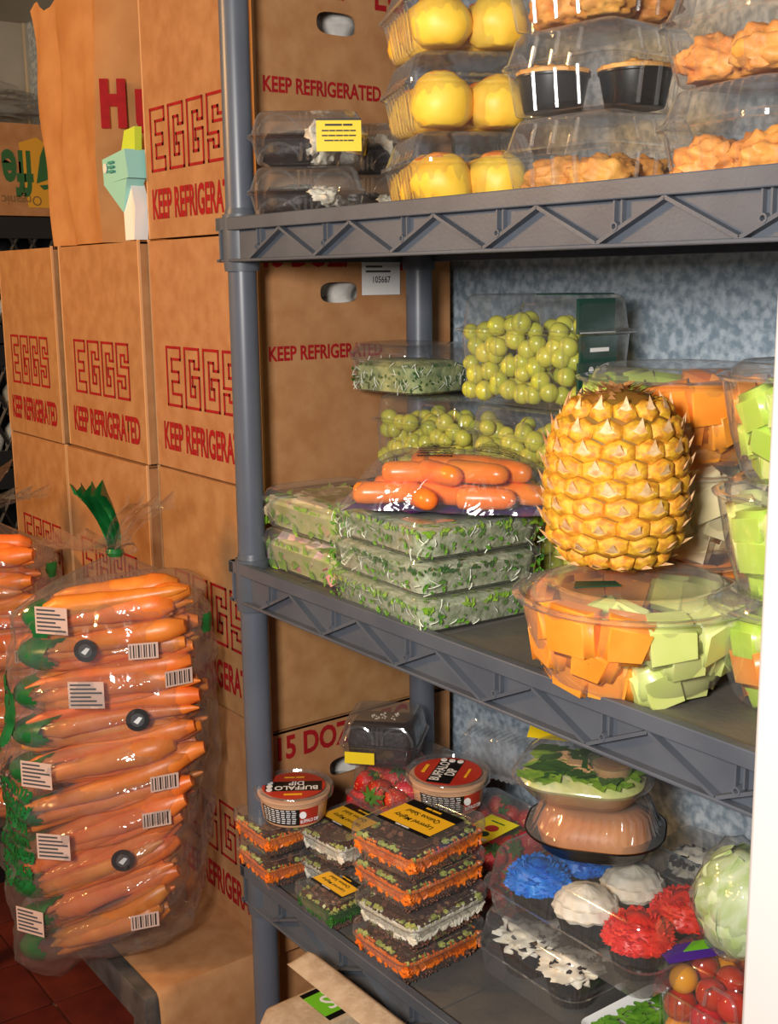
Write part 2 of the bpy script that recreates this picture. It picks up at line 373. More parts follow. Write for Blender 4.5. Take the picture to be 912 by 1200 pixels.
# ------------------------------------------------------------------ egg cases
BW, BH = .346, .366
def egg_letters(scale, t=.165):
    EE = [(0, 0), (4, 0), (4, 1.4), (1.4, 1.4), (1.4, 2.9), (3.4, 2.9), (3.4, 4.1), (1.4, 4.1), (1.4, 5.6), (4, 5.6), (4, 7), (0, 7)]
    GG = [(0, 0), (4, 0), (4, 3.7), (2.05, 3.7), (2.05, 2.6), (2.7, 2.6), (2.7, 1.4), (1.4, 1.4), (1.4, 5.6), (2.7, 5.6), (2.7, 4.7), (4, 4.7), (4, 7), (0, 7)]
    SS = [(0, 0), (4, 0), (4, 4.1), (1.4, 4.1), (1.4, 5.6), (2.7, 5.6), (2.7, 4.8), (4, 4.8), (4, 7), (0, 7), (0, 2.9), (2.7, 2.9), (2.7, 1.4), (1.4, 1.4), (1.4, 2.2), (0, 2.2)]
    out = []
    for k, P in enumerate((EE, GG, GG, SS)):
        polys = []
        for i in range(len(P)):
            (ax, ay), (bx, by) = P[i], P[(i+1) % len(P)]
            x0, x1 = min(ax, bx)-t, max(ax, bx)+t; y0, y1 = min(ay, by)-t, max(ay, by)+t
            off = k*4.75-9.1
            polys.append(rect((x0*.9+.2+off)*scale, (y0-3.5)*scale, (x1*.9+.2+off)*scale, (y1-3.5)*scale))
        out.append(flat_poly(polys, 'red_print', 'letter'))
    return out
EGGL = egg_letters(.0132)
EGGL2 = text_mesh('EGGS', .062, .75, .02, ms='red_print')
KEEP = text_mesh('KEEP REFRIGERATED', .062, .51, .030, ms='red_print')
KEEP2 = text_mesh('KEEP REFRIGERATED', .0285, .76, .028, ms='red_print')
DOZ = text_mesh('15 DOZ.', .050, .80, .032, ms='red_print')
def case_body():
    h = .5*BW; mb = MB()
    # front, back, left panels, bottom
    mb.add([(-h, -h, 0), (h, -h, 0), (h, -h, BH), (-h, -h, BH)], [(0, 1, 2, 3)])
    mb.add([(-h, h, 0), (h, h, 0), (h, h, BH), (-h, h, BH)], [(1, 0, 3, 2)])
    mb.add([(-h, -h, 0), (-h, h, 0), (-h, h, BH), (-h, -h, BH)], [(1, 0, 3, 2)])
    mb.add([(-h, -h, 0), (h, -h, 0), (h, h, 0), (-h, h, 0)], [(3, 2, 1, 0)])
    # side panel with hand hole
    cy, cz, a, b = -.035, .283, .034, .015
    ang = sorted([2*PI*i/48 for i in range(48)]+[math.atan2(z-cz, y-cy) % (2*PI) for y in (-h, h) for z in (0, BH)])
    inn, out, deep = [], [], []
    for t in ang:
        c, s = math.cos(t), math.sin(t)
        r1 = (abs(c/a)**3.2+abs(s/b)**3.2)**(-1/3.2)
        ks = [((h-cy)/c if c > 0 else (-h-cy)/c) if abs(c) > 1e-6 else 9, ((BH-cz)/s if s > 0 else -cz/s) if abs(s) > 1e-6 else 9]
        r2 = min(ks); out.append((h, cy+r2*c, cz+r2*s)); inn.append((h, cy+r1*c, cz+r1*s)); deep.append((h-.005, cy+r1*c, cz+r1*s))
    mb.rings([out, inn, deep])
    return mb.mesh('body', False)
CASE = setm(case_body(), 'cardboard')
FLAP = setm(MB().box((0, -BW/4, .002), (BW, BW/2-.0015, .004)).mesh('flap', False), 'cardboard')
TAPEE = setm(MB().bb((-BW/2-.001, -BW/2-.0008, .0), (-BW/2+.003, -BW/2+.003, BH)).mesh('edge', False), 'cardboard_edge')
def tray_mesh():
    n, m = 25, 9; mb = MB(); vs = []
    for j in range(m):
        for i in range(n): vs.append((-.02+.010*math.sin(i*.9)+.008*math.sin(j*1.5), -.12+i*.01, -.04+j*.01))
    mb.add(vs, [(j*n+i, j*n+i+1, (j+1)*n+i+1, (j+1)*n+i) for j in range(m-1) for i in range(n-1)]); return setm(mb.mesh('egg_tray'), 'pulp_grey')
TRAY = tray_mesh(); EGGW = blob('egg', (.019, .019, .024), 2, 0, ms='cream')
def egg_case(x, y, z, label, rz=0, side=True, dh=0, tx=0):
    r = E('egg_case', label, 'box', (x, y, z), rz, 'stacked egg cases')
    b = O('body', CASE, r, scale=(1, 1, (BH-.003+dh)/BH))
    for s in (0, PI): O('flap', FLAP, r, (0, 0, BH-.0065+dh), (0, 0, s))
    O('corner_fold', TAPEE, r); O('corner_fold', TAPEE, r, (BW-.002, 0, 0))
    f = -BW/2-.0007
    for k, l in enumerate(EGGL): O('letter', l, r, (-.006+tx, f, .150), ROT_FRONT)
    O('lettering', KEEP, r, (tx*.4, f, .050), ROT_FRONT)
    if side:
        h = BW/2+.0009
        O('lettering', KEEP2, r, (h, -.060, .195), ROT_SIDE); O('lettering', DOZ, r, (h, -.095, .334), ROT_SIDE)
        O('lettering', EGGL2, r, (h, .085, .331), ROT_SIDE)
        O('egg_tray', TRAY, r, (h-.02, -.035, .283))
    return r
cx = (-.04-BW/2, -.391-BW/2, -.741-BW*.42); cy = (.045+BW/2, .030+BW/2, .022+BW/2); zb = (.088, -.279, -.645)
egg_case(cx[0], .05+BW/2, .455, 'cardboard egg case standing alone on top, beside the brown paper bag', .0, dh=.006, tx=-.026)
rown = ('directly under the lone top case', 'third down below the lone top case', 'lowest of the column below the lone top case')
for k in range(3): egg_case(cx[0]+random.uniform(-.003, .0), cy[0]+random.uniform(-.004, .004), zb[k], 'cardboard egg case against the grey post, '+rown[k], random.uniform(-.006, .006))
rown = ('top of its column', 'middle of its column', 'bottom of its column')
for k in range(3): egg_case(cx[1]+random.uniform(-.002, .002), cy[1]+random.uniform(-.006, .004), zb[k], 'cardboard egg case of the second column, under the paper bag, '+rown[k], random.uniform(-.012, .012), False)
for k in range(3): egg_case(cx[2]+random.uniform(-.004, .002), cy[2]+random.uniform(-.006, .004), zb[k], 'cardboard egg case of the column farthest from the post, '+rown[k], random.uniform(-.012, .012), False).scale.x = .84
sk = E('shipping_label', 'white paper sticker numbered 105667 on an egg case', 'label', (-.0385, .258, .398))
O('paper', flat_poly([rect(-.035, -.034, .035, .034)], 'label_white'), sk, rot=ROT_SIDE)
O('lettering', text_mesh('105667', .0135, .85, .012, ms='label_black'), sk, (.0009, .0, -.012), ROT_SIDE)
for k, (w, zz, mm) in enumerate(((.03, .024, 'teal_ink'), (.022, .017, 'label_grey'), (.03, .006, 'label_grey'), (.045, -.001, 'label_grey'))):
    O('print_line', flat_poly([rect(0, 0, w, .003)], mm), sk, (.0007, -.028, zz), ROT_SIDE)

# ------------------------------------------------------------------ rack under the cases and its cardboard sheet
rk = E('metal_rack', 'galvanized metal floor rack carrying the egg cases', 'rack', (-.6, .1, FLOOR))
zt = -.6515
def rp(n, mb): o = O(n, mb, rk, ms='rack_metal'); o.location = (.6, -.1, -FLOOR); return o
rp('top', MB().bb((-1.16, -.168, zt-.012), (-.066, .40, zt)))
rp('front_beam', MB().bb((-1.16, -.170, zt-.05), (-.066, -.160, zt-.001))); rp('end_beam', MB().bb((-.072, -.168, zt-.05), (-.064, .40, zt-.001)))
for x in (-1.15, -.068):
    for y in (-.168, .36):
        sx = -1 if x > -.5 else 1
        rp('leg', MB().bb((x, y, FLOOR), (x+sx*.045, y+.004, zt-.012)).bb((x, y, FLOOR), (x+sx*.004, y+.045, zt-.012)))
sh = MB(); prof = [(-1.0, zt), (-.080, zt), (-.0665, zt-.0005), (-.060, zt-.008), (-.056, zt-.05), (-.050, zt-.15), (-.046, zt-.30)]
n = 16; rows = []
for j in range(n+1):
    y = -.150+.52*j/n; rows.append([(x, y, z+.0042+.0006*noise.noise(Vector((x*9, y*9, 0)))) for x, z in prof])
sh.rings(rows, closed=False)
so = O('cardboard_sheet', sh, ms='cardboard'); sm = so.modifiers.new('s', 'SOLIDIFY'); sm.thickness = .004; sm.offset = -1
tag(so, 'flat cardboard sheet folded down over the edge of the metal rack', 'cardboard')

# ------------------------------------------------------------------ things beyond the cases
def paper_bag():
    z0 = .4545; h = .43
    r = E('paper_bag', 'tall crumpled brown paper bag with red letters on the egg cases', 'bag', (-.635, .19, z0), 0, None)
    base = [(-.155, -.145), (-.07, -.135), (.0, -.150), (.085, -.150), (.20, .03), (.20, .16), (.02, .17), (-.155, .16)]
    dens = []
    for i in range(len(base)):
        a, b = base[i], base[(i+1) % len(base)]
        for k in range(6): dens.append((a[0]+(b[0]-a[0])*k/6, a[1]+(b[1]-a[1])*k/6))
    rs = []
    m = 22
    for j in range(m+1):
        t = j/m; ring = []
        for i, (x, y) in enumerate(dens):
            v = Vector((x*7, y*7, t*.75)); f = .022*noise.noise(v*2.1)+.010*noise.noise(v*3.9+Vector((4, 2, 1)))
            k = 1+f/.16*(.25+.75*min(1, t*3))*(.8)
            sx = 1+.12*t
            xx = x*k*sx-.045*t*(x < 0); yy = y*k
            ring.append((xx, yy, h*t+(.012*math.sin(i*1.1)+.05*(x+.1) if j == m else 0)))
        rs.append(ring)
    mb = MB().rings(rs, True, False); me = mb.mesh('bag_body', True, 24); setm(me, 'kraft')
    O('bag_body', me, r)
    return r
pb = paper_bag()
# red letters on the bag's right-hand panel
pn = Vector((.18, -.115, 0)).normalized(); ang = math.atan2(.18, .115)
def bag_panel_pt(u, z): a = Vector((.085, -.150, 0)); b = Vector((.20, .03, 0)); d = (b-a).normalized(); return a+d*u
hd = math.atan2(.18, .115)
H = [rect(-.032, -.036, -.012, .036), rect(.006, -.036, .026, .036), rect(-.012, -.004, .006, .014)]
up = [[(-.024, .030), (-.024, -.018), (-.014, -.034), (.006, -.038), (.020, -.030), (.026, -.018), (.026, .030), (.008, .030), (.008, -.012), (.0, -.016), (-.006, -.010), (-.006, .030)]]
for me, u, zz in ((flat_poly(H, 'red_print', 'letter'), .030, .225), (flat_poly(up, 'red_print', 'letter'), .082, .215)):
    p = bag_panel_pt(u, zz); nn = Vector((math.sin(hd), -math.cos(hd), 0))
    o = O('letter', me, pb, p+nn*.014+Vector((.010, 0, zz)), (PI/2, 0, hd), scale=(.74, 1.1, 1))

tc_ = E('folded_carton', 'small teal, lime and white folded carton tucked beside the paper bag', 'carton', (XP(146, .035, .47), .035, .4545))
O('sleeve', MB().add([(-.052, -.01, .132), (.055, -.018, .140), (.058, -.015, .096), (-.054, -.008, .092), (-.052, .02, .132), (.055, .02, .140), (.058, .02, .096), (-.054, .02, .092)], [(0, 1, 2, 3), (7, 6, 5, 4), (0, 4, 5, 1), (3, 2, 6, 7), (0, 3, 7, 4), (1, 5, 6, 2)]).mesh('sleeve', False), tc_, ms='teal_card')
O('tapered_end', MB().add([(-.053, -.009, .092), (.050, -.014, .095), (.012, -.006, .045), (-.053, .018, .092), (.050, .018, .095), (.012, .014, .045)], [(0, 1, 2), (5, 4, 3), (0, 2, 5, 3), (1, 4, 5, 2), (0, 3, 4, 1)]).mesh('tapered_end', False), tc_, ms='teal_card')
O('inner_box', MB().add([(.012, -.004, .0), (.045, -.004, .0), (.058, -.006, .05), (.040, -.004, .09), (.010, -.004, .05), (.012, .02, .0), (.045, .02, .0), (.058, .02, .05), (.040, .02, .09), (.010, .02, .05)], [(0, 1, 2, 3, 4), (9, 8, 7, 6, 5), (0, 5, 6, 1), (1, 6, 7, 2), (2, 7, 8, 3), (3, 8, 9, 4), (4, 9, 5, 0)]).mesh('inner_box', False), tc_, ms='white_card')
O('top_flap', MB().add([(.0, .0, .135), (.055, .0, .138), (.058, .0, .175), (.018, .0, .172), (.0, .012, .135), (.055, .012, .138), (.058, .012, .175), (.018, .012, .172)], [(0, 1, 2, 3), (7, 6, 5, 4), (0, 4, 5, 1), (1, 5, 6, 2), (2, 6, 7, 3), (3, 7, 4, 0)]).mesh('top_flap', False), tc_, ms='lime_card')
O('seal', flat_poly([[(.008*math.cos(i*PI/8), .008*math.sin(i*PI/8)) for i in range(16)]], 'label_white'), tc_, (-.036, -.0125, .117), (PI/2, 0, -.06))
for k in range(3): O('print_line', flat_poly([rect(0, 0, .026, .004)], 'teal_ink'), tc_, (-.02, -.0145, .122-.007*k), (PI/2, 0, -.06))

# crates and the organic box at the far end
XC = -1.50
def crate(z, h, label):
    r = E('crate', label, 'crate', (XC-.16, .03, z), 0, 'black lattice crates at the far wall')
    w, d = .32, .62
    O('bottom', MB().bb((-w/2, -d/2, 0), (w/2, d/2, .008)), r, ms='black_plastic')
    O('back_wall', MB().bb((-w/2, -d/2, 0), (-w/2+.008, d/2, h)), r, ms='black_plastic')
    for s in (-1, 1): O('end_wall', MB().bb((-w/2, s*d/2-.004, 0), (w/2, s*d/2+.004, h)), r, ms='black_plastic')
    O('rim', MB().bb((w/2-.012, -d/2, h-.05), (w/2+.004, d/2, h)), r, ms='black_plastic'); O('sill', MB().bb((w/2-.012, -d/2, 0), (w/2+.004, d/2, .04)), r, ms='black_plastic')
    for k in range(13):
        for s in (-1, 1):
            y = -d/2+.03+k*.047
            O('lattice_bar', MB().tube([(w/2-.004, y-s*.06, .03), (w/2-.004, y+s*.06, h-.04)], .005, 5), r, ms='black_plastic')
    return r
crate(.245, .30, 'black lattice crate of cartons under the box printed Organic'); crate(-.06, .30, 'black lattice crate of cartons, second below the Organic box'); crate(-.365, .30, 'black lattice crate, third below the Organic box')
crb = MB().bb((XC-.32, -.28, FLOOR), (XC+.0, .34, -.366)); tag(O('storage_box', crb, ms='black_plastic'), 'black box standing under the far lattice crates', 'box')
CB = blob('container_white', (.05, .035, .05), 2, .06, 2, 1, ms='cream')
for zz in (.258, -.05):
    for k in range(8):
        for r_ in range(2):
            tag(O('white_carton', CB, None, (XC-.075, -.24+k*.077, zz+.05+r_*.098)), 'round cream carton inside a black lattice crate', 'carton', 'cream cartons in the far crates')
ob = E('organic_box', 'cardboard box with upside-down green Organic print on the crates', 'box', (XC-.16, .03, .548))
O('body', MB().bb((-.17, -.30, 0), (.17, .33, .215)), ob, ms='cardboard')
RS180 = (PI/2, PI, PI/2)
O('lettering', text_mesh('ffe', .145, .52, .03, ms='green_text'), ob, (.1712, .206, .105), (PI/2, PI, PI/2))
O('lettering', text_mesh('Organic', .033, .95, .0, ms='brown_text'), ob, (.1712, .212, .037), (PI/2, PI, PI/2))
O('leaf_emblem', flat_poly([[(-.02, -.045), (.022, -.03), (.03, .01), (.012, .07), (-.005, .03)], [(-.012, -.05), (.0, -.062), (.016, -.058), (.02, -.046)]], 'green_text'), ob, (.1716, .268, .115), ROT_SIDE, scale=(.85, .85, 1))
O('yellow_patch', flat_poly([[(-.03, -.09), (.05, -.09), (.05, .04), (.0, .075), (-.045, .06)]], 'yellow_print', th=.0003), ob, (.1706, .258, .11), ROT_SIDE)
def lump(name, dims, amp, freq, seed, ms, sub=4): return blob(name, dims, sub, amp, freq, seed, ms)
tag(O('plastic_bag', lump('plastic_bag', (.12, .24, .055), .5, 4, 5, 'film'), None, (XC-.14, .1, .822)), 'crumpled clear plastic bag on the Organic box', 'bag')

# ================================================================== carrots in their big clear bags
def carrot_mesh(seed, L=.20, r0=.0135):
    rnd = random.Random(seed); mb = MB(); n = 9; k = 11; rs = []
    bx, by = rnd.uniform(-.006, .006), rnd.uniform(-.008, .008)
    for i in range(k):
        t = i/(k-1); r = r0*(1-.62*t**1.4)*(1+.05*math.sin(i*2.3+seed))
        if i == 0: r *= .45
        if i == 1: r *= .92
        if i == k-1: r *= .25
        x = (t-.5)*L; oy, oz = bx*math.sin(t*PI), by*math.sin(t*PI)
        rs.append([(x, oy+r*math.cos(2*PI*q/n), oz+r*math.sin(2*PI*q/n)) for q in range(n)])
    mb.rings(rs, True, True); return setm(mb.mesh('carrot', True, 70), 'carrot')
CARROTS = [carrot_mesh(i, .215+.015*(i % 3), .0150+.0014*(i % 4)) for i in range(6)]
RH_ = Vector((math.sin(yaw), -math.cos(yaw), 0)); FH_ = Vector((math.cos(yaw), math.sin(yaw), 0))
BARC = flat_poly([rect(-.022+i*.0044+(.0006 if i % 3 else 0), -.011, -.022+i*.0044+(.0028 if i % 2 else .0016), .011) for i in range(10)], 'black_print', 'bars', .0004)
BARB = flat_poly([rect(-.025, -.014, .025, .014)], 'label_film', 'barcode')
NUTR = flat_poly([rect(-.026, -.020, .026, .020)], 'label_film', 'nutrition_panel'); NUTL = flat_poly([rect(-.023, -.016+i*.006, .023-.008*(i % 3), -.0135+i*.006) for i in range(6)], 'label_grey', 'lines')
SEALM = flat_poly([[(.017*math.cos(i*PI/10), .017*math.sin(i*PI/10)) for i in range(20)]], 'black_print', 'seal')
SEAL2 = flat_poly([[(.010*math.cos(i*PI/10), .010*math.sin(i*PI/10)) for i in range(20)]], 'label_grey', 'seal_ring', .0009)
SEAL3 = flat_poly([[(-.006, -.002), (.0, -.006), (.007, .003), (.002, .005)]], 'label_white', 'seal_mark', .0013)
def wrap_patch(surf, u0, u1, v0, v1, nu=8, nv=6, mask=None, off=.0012):
    """a thin patch that follows surf(u, v) -> (point, normal)"""
    mb = MB(); g = {}; vs = []
    for j in range(nv+1):
        for i in range(nu+1):
            p, nr = surf(u0+(u1-u0)*i/nu, v0+(v1-v0)*j/nv); g[i, j] = len(vs); vs.append(p+nr*off)
    fs = [(g[i, j], g[i+1, j], g[i+1, j+1], g[i, j+1]) for j in range(nv) for i in range(nu) if not mask or mask((i+.5)/nu, (j+.5)/nv)]
    return mb.add(vs, fs).mesh('patch')
def carrot_sack(C, zlo, nl, pitch, a, b, label, where, first, tilt, seed, plume):
    rnd = random.Random(seed)
    zhi = zlo+nl*pitch
    def half(t):      # width factor over the height
        return .80+.20*math.sin(PI*min(1, max(0, t*.9+.08)))
    def axis(t): return Vector((C[0], C[1], 0))+RH_*(-.028*(1-t)+.02*t)
    sack = E('carrot_sack', label, 'bag', (C[0], C[1], zlo), 0, 'clear sacks of bagged carrots')
    base = Vector((C[0], C[1], zlo))
    # film
    rs = []; n = 150; m = 96; ztop = zhi+.055
    def pt(th, t):
        z = zlo-.012+(ztop-zlo+.012)*t; h = half(t)
        k = 1.0
        if t > .86: k = max(.06, 1-((t-.86)/.14)**1.5*.94)
        if t < .05: k = .55+.45*(t/.05)**.6
        A, B = (a+.014)*h*k, (b+.018)*h*k
        ct, st_ = math.cos(th), math.sin(th)
        q = Vector((ct*2.4, st_*2.4, t*7))
        d = 1+.07*noise.noise(q*1.6+Vector((seed, 0, 0)))+.03*noise.noise(q*4.1)-.045*abs(noise.noise(Vector((q.x*2.2+q.z*1.1, q.y*2.2-q.z*.9, q.z*1.6+seed))))+.02*(.5-abs(noise.noise(q*6+Vector((3, 1, seed)))))+(.10*abs(math.sin(th*9+2*noise.noise(q)))*(t-.78)/.22 if t > .78 else 0)
        p = axis(t)+RH_*(A*ct*d)+FH_*(B*st_*d); sag = -.085*max(0, -ct-.25)*(1-t)**2
        p.z = z+sag*1.0
        return p
    for j in range(m+1): rs.append([pt(2*PI*i/n, j/m)-base for i in range(n)])
    film = O('film', MB().rings(rs, True, False).mesh('film', True, 60), sack, ms='bag_film')
    def surf(u, v):
        p = pt(u, v); e = .02; q = pt(u+e, v)-p; w = pt(u, v+.01)-p
        nn = q.cross(w); nn = nn.normalized() if nn.length else Vector((0, 0, 1))
        if nn.dot(p-axis(v)) < 0: nn = -nn
        return p-base, nn
    # tie and gathered neck
    top = axis(1)+Vector((0, 0, ztop))-base
    O('tie', MB().lathe([(.011, -.006), (.014, 0), (.011, .006)], 12, top+Vector((0, 0, .004))), sack, ms='green_print')
    for k, (dx, dz, wd, mm, nm) in enumerate(plume):
        mb = MB(); rows = []; cnt = 12
        for j in range(9):
            t = j/8; w = wd*(.25+.75*t**.8); cen = top+RH_*(dx*t*t)+Vector((0, 0, dz*t))-FH_*(.01*t)
            rows.append([cen+RH_*(w*(i/(cnt-1)-.5))+FH_*(.35*w*math.sin(i*1.9+k+t*2)*(.3+t))+Vector((0, 0, .010*math.sin(i*2.1+k)*(t > .9))) for i in range(cnt)])
        mb.rings(rows, closed=False); O(nm, mb.mesh(nm, True, 60), sack, ms=mm)
    # printed green panel on the left shoulder of the film
    th0 = PI+.42
    def emblem(u, v): return abs((u-.5)*2)/(1-.35*abs(v-.5))+abs((v-.5)*2)**2.2 < 1.0 and not (.18 < math.hypot((u-.5)*1.3, (v-.55)) < .22)
    O('printed_emblem', wrap_patch(surf, th0-.42, th0+.22, .54, .74, 26, 28, emblem), sack, ms='green_print')
    def words(u, v):
        w = (v*7+u*1.6) % 1; return w > .22 and ((u*17+math.sin(v*40)*.3) % 1 > .2)
    O('printed_text', wrap_patch(surf, th0-.62, th0+.52, .24, .50, 60, 60, words), sack, ms='green_print')
    for (u, v) in ((PI+.95, .86), (2*PI-.25, .84)):
        O('printed_patch', wrap_patch(surf, u-.16, u+.16, v-.02, v+.025, 8, 6, lambda x, y: (x-.5)**2+(y-.5)**2 < .25), sack, ms='green_print')
    # packs of carrots inside
    for L in range(nl):
        t = (L+.5)/nl; zc = zlo+pitch*(L+.5)+.012; h = half(t*.9); ax = axis(t)
        tl = tilt*(1-.8*t)+rnd.uniform(-.05, .05)
        pos = 'lowest' if L == 0 else ('topmost' if L == nl-1 else ('%s from the bottom' % ('second third fourth fifth sixth seventh eighth ninth tenth'.split()[L-1])))
        pk = E('carrot_pack', 'clear pack of carrots, %s in %s' % (pos, where), 'bag', (ax.x, ax.y, zc), yaw-PI/2, 'packs in the carrot sacks')
        # local frame of the pack: x = along RH_, y = along FH_
        aa, bb2 = a*h*.99, b*h*.98
        def fpt(th, ph, ex=.0):
            ce = math.cos(ph); return Vector(((aa+.004)*math.copysign(abs(math.cos(th))**.7, math.cos(th))*ce**.5, (bb2+.006)*math.copysign(abs(math.sin(th))**.8, math.sin(th))*ce**.5, (pitch*.56)*math.sin(ph)+tl*aa*math.cos(th)*.9))
        rows = [[fpt(2*PI*i/80, -PI/2*.98+PI*.98*j/16)*(1+.02*noise.noise(Vector((i*.35, j*.6, L)))-.03*abs(noise.noise(Vector((i*.22+j*.3, j*.35-i*.1, L*3))))) for i in range(80)] for j in range(17)]
        O('film', MB().rings(rows).mesh('film', True, 60), pk, ms='film')
        def psurf(u, v):
            p = fpt(u, v); n_ = Vector((math.cos(u)/aa, math.sin(u)/bb2, math.sin(v)*.5/aa)); return p, n_.normalized()
        g0 = PI+.52+rnd.uniform(-.12, .2)
        O('green_header', wrap_patch(psurf, g0-.30, g0+.62, -.75+rnd.uniform(-.1, .2), .95, 14, 8, lambda x, y: y > .12*math.sin(x*9)+.08 and x < .86+.1*math.sin(y*8)), pk, ms='green_print')
        kind = (L+first) % 4; u = 1.5*PI+rnd.uniform(-.25, .45)
        def stick(parts, u, v, nm, sc=1):
            p, n_ = psurf(u, v); q = Vector((n_.x, n_.y, n_.z*.4)).normalized().to_track_quat('Z', 'Y').to_euler()
            root = None
            for k, me in enumerate(parts):
                o = O(nm if k == 0 else 'print', me, pk if k == 0 else root, (p+n_*.009) if k == 0 else (0, 0, .0005*k), q if k == 0 else (0, 0, 0), sc if k == 0 else None)
                root = root or o
        if kind in (0, 3): stick([BARB, BARC], u+.32, .15, 'barcode', .85)
        if kind in (1, 3): stick([NUTR, NUTL], u-.45, .1, 'nutrition_panel')
        if kind == 2 or (L >= nl-4 and kind == 0): stick([SEALM, SEAL2, SEAL3], u-.05, .35, 'seal')
        # carrots: front, right and left visible faces of the layer
        rows_ = [(-.74, .0), (-.58, .34), (-.72, .56), (-.35, -.3), (-.66, -.48), (-.2, .35), (-.45, .78), (-.5, .05)]
        for k, (fy, fz) in enumerate(rows_):
            c = CARROTS[(L*3+k) % 6]; off = rnd.uniform(-.02, .035)
            yy = bb2*(fy+rnd.uniform(-.04, .04)); zz = fz*pitch*.62
            wv = Vector((ax.x, ax.y, zc))+RH_*(off*.7+.010)+FH_*yy+Vector((0, 0, zz+tl*off))
            fl_ = PI if rnd.random() < .72 else 0
            o = O('carrot', c, None, wv, (rnd.uniform(0, 6), -tl*(1 if not fl_ else -1)+rnd.uniform(-.06, .06), yaw-PI/2+fl_+rnd.uniform(-.07, .07)), scale=(h*aa/.155*1.14, 1.16, 1.16))
            tag(o, 'orange carrot bagged inside '+where, 'carrot', 'carrots in '+where)
    return sack
PL = [(-.035, .105, .050, 'green_print', 'green_tail'), (.065, .085, .075, 'bag_film', 'film_tail'), (-.05, .03, .16, 'bag_film', 'film_tail')]
carrot_sack((-.235, -.125), -.630, 10, .0560, .150, .108, 'full clear sack of bagged carrots knotted with a green tail, on the cardboard sheet', 'the sack knotted with a green tail', 0, .46, 3, PL)
PL2 = [(.03, .10, .09, 'bag_film', 'film_tail'), (-.06, .05, .07, 'green_print', 'green_tail'), (.10, .05, .10, 'bag_film', 'film_tail')]
carrot_sack((-.79, -.155), -.630, 9, .0595, .150, .105, 'clear sack of bagged carrots behind the one knotted with a green tail', 'the sack behind the green-tailed one', 2, .12, 11, PL2)

# ================================================================== clear containers: shared shapes
def std_parts(kind):
    return PARTS[kind]
PARTS = {}
def P(kind, *parts): PARTS[kind] = parts
def inst(kind, name, label, cat, loc, rz=0, group=None):
    r = E(name, label, cat, loc, rz, group)
    for nm, me in PARTS[kind]: O(nm, me, r)
    return r
pl = lambda me: setm(me, 'plastic')
# hinged fluted pastry clamshell, .155 square
def fluted(w, d, h, rim, r=.032):
    base = shell([(.001, w*.80, d*.80, r), (.004, w*.84, d*.84, r), (.012, w*.88, d*.88, r, .0035), (rim-.006, w*.955, d*.955, r, .0035), (rim-.003, w*.97, d*.97, r), (rim-.002, w*1.02, d*1.02, r), (rim, w*1.02, d*1.02, r)], 8, True, name='base', pitch=.016)
    lid = shell([(rim+.0005, w*1.02, d*1.02, r), (rim+.002, w*1.02, d*1.02, r), (rim+.003, w*.965, d*.965, r), (rim+.008, w*.94, d*.94, r, .003), (h-.008, w*.86, d*.86, r, .003), (h-.003, w*.82, d*.82, r), (h-.001, w*.76, d*.76, r)], 8, False, True, name='lid', pitch=.016)
    return ('base', pl(base)), ('lid', pl(lid))
P('fluted', *fluted(.155, .155, .083, .050)); P('fluted3', *fluted(.188, .150, .083, .050))
def plainshell(w, d, h, rim, r=.016, ridge=True):
    base = shell([(.001, w*.84, d*.84, r*.7), (.003, w*.87, d*.87, r), (rim*.5, w*.91, d*.91, r), (rim-.004, w*.95, d*.95, r), (rim-.003, w*1.0, d*1.0, r*1.3), (rim, w*1.02, d*1.02, r*1.3), (rim, w*.99, d*.99, r*1.3)], 6, True, name='base')
    lid = shell([(rim+.0006, w*1.02, d*1.02, r*1.3), (rim+.003, w*1.0, d*1.0, r*1.3), (rim+.004, w*.955, d*.955, r), (h-.010, w*.88, d*.88, r), (h-.003, w*.83, d*.83, r), (h-.001, w*.77, d*.77, r*.8), (h-.002, w*.70, d*.70, r*.6)], 6, False, True, name='lid')
    out = [('base', pl(base)), ('lid', pl(lid))]
    if ridge:
        for sx, sy, rot in ((0, -1, 0), (0, 1, 0), (1, 0, PI/2), (-1, 0, PI/2)):
            for k in (-1, 0, 1):
                for (z0, z1, w0, w1) in ((.004, rim-.006, .445, .475), (rim+.006, h-.008, .472, .435)):
                    p0 = Vector((k*.028, 0, z0)); p1 = Vector((k*.028, 0, z1))
                    if rot: p0 = Vector((sx*w*w0, k*.028, z0)); p1 = Vector((sx*w*w1, k*.028, z1))
                    else: p0 = Vector((k*.028, sy*d*w0, z0)); p1 = Vector((k*.028, sy*d*w1, z1))
                    out.append(('ridge', pl(MB().tube([p0, p1], .0022, 5).mesh('ridge'))))
    return out
P('box14', *plainshell(.15, .15, .081, .046)); P('cake', *plainshell(.150, .130, .067, .034, .014, False))
def arc_emboss(w, d, z0, h, nm='emboss'):
    out = []
    for s in (-1, 1):
        pts = [(s*w*.24+.026*math.cos(a), -d*.47+.006*math.sin(a), z0+h*math.sin(a)) for a in [PI*i/10 for i in range(11)]]
        out.append((nm, pl(MB().tube(pts, .0022, 6).mesh(nm))))
    for k in (-1, 0, 1): out.append(('pillar', pl(MB().tube([(k*.008, -d*.485, z0+.001), (k*.008, -d*.46, z0+h)], .0022, 6).mesh('pillar'))))
    return out
PARTS['cake'] = tuple(PARTS['cake'])+tuple(arc_emboss(.15, .13, .037, .024))+tuple(arc_emboss(.15, .13, .004, .022))
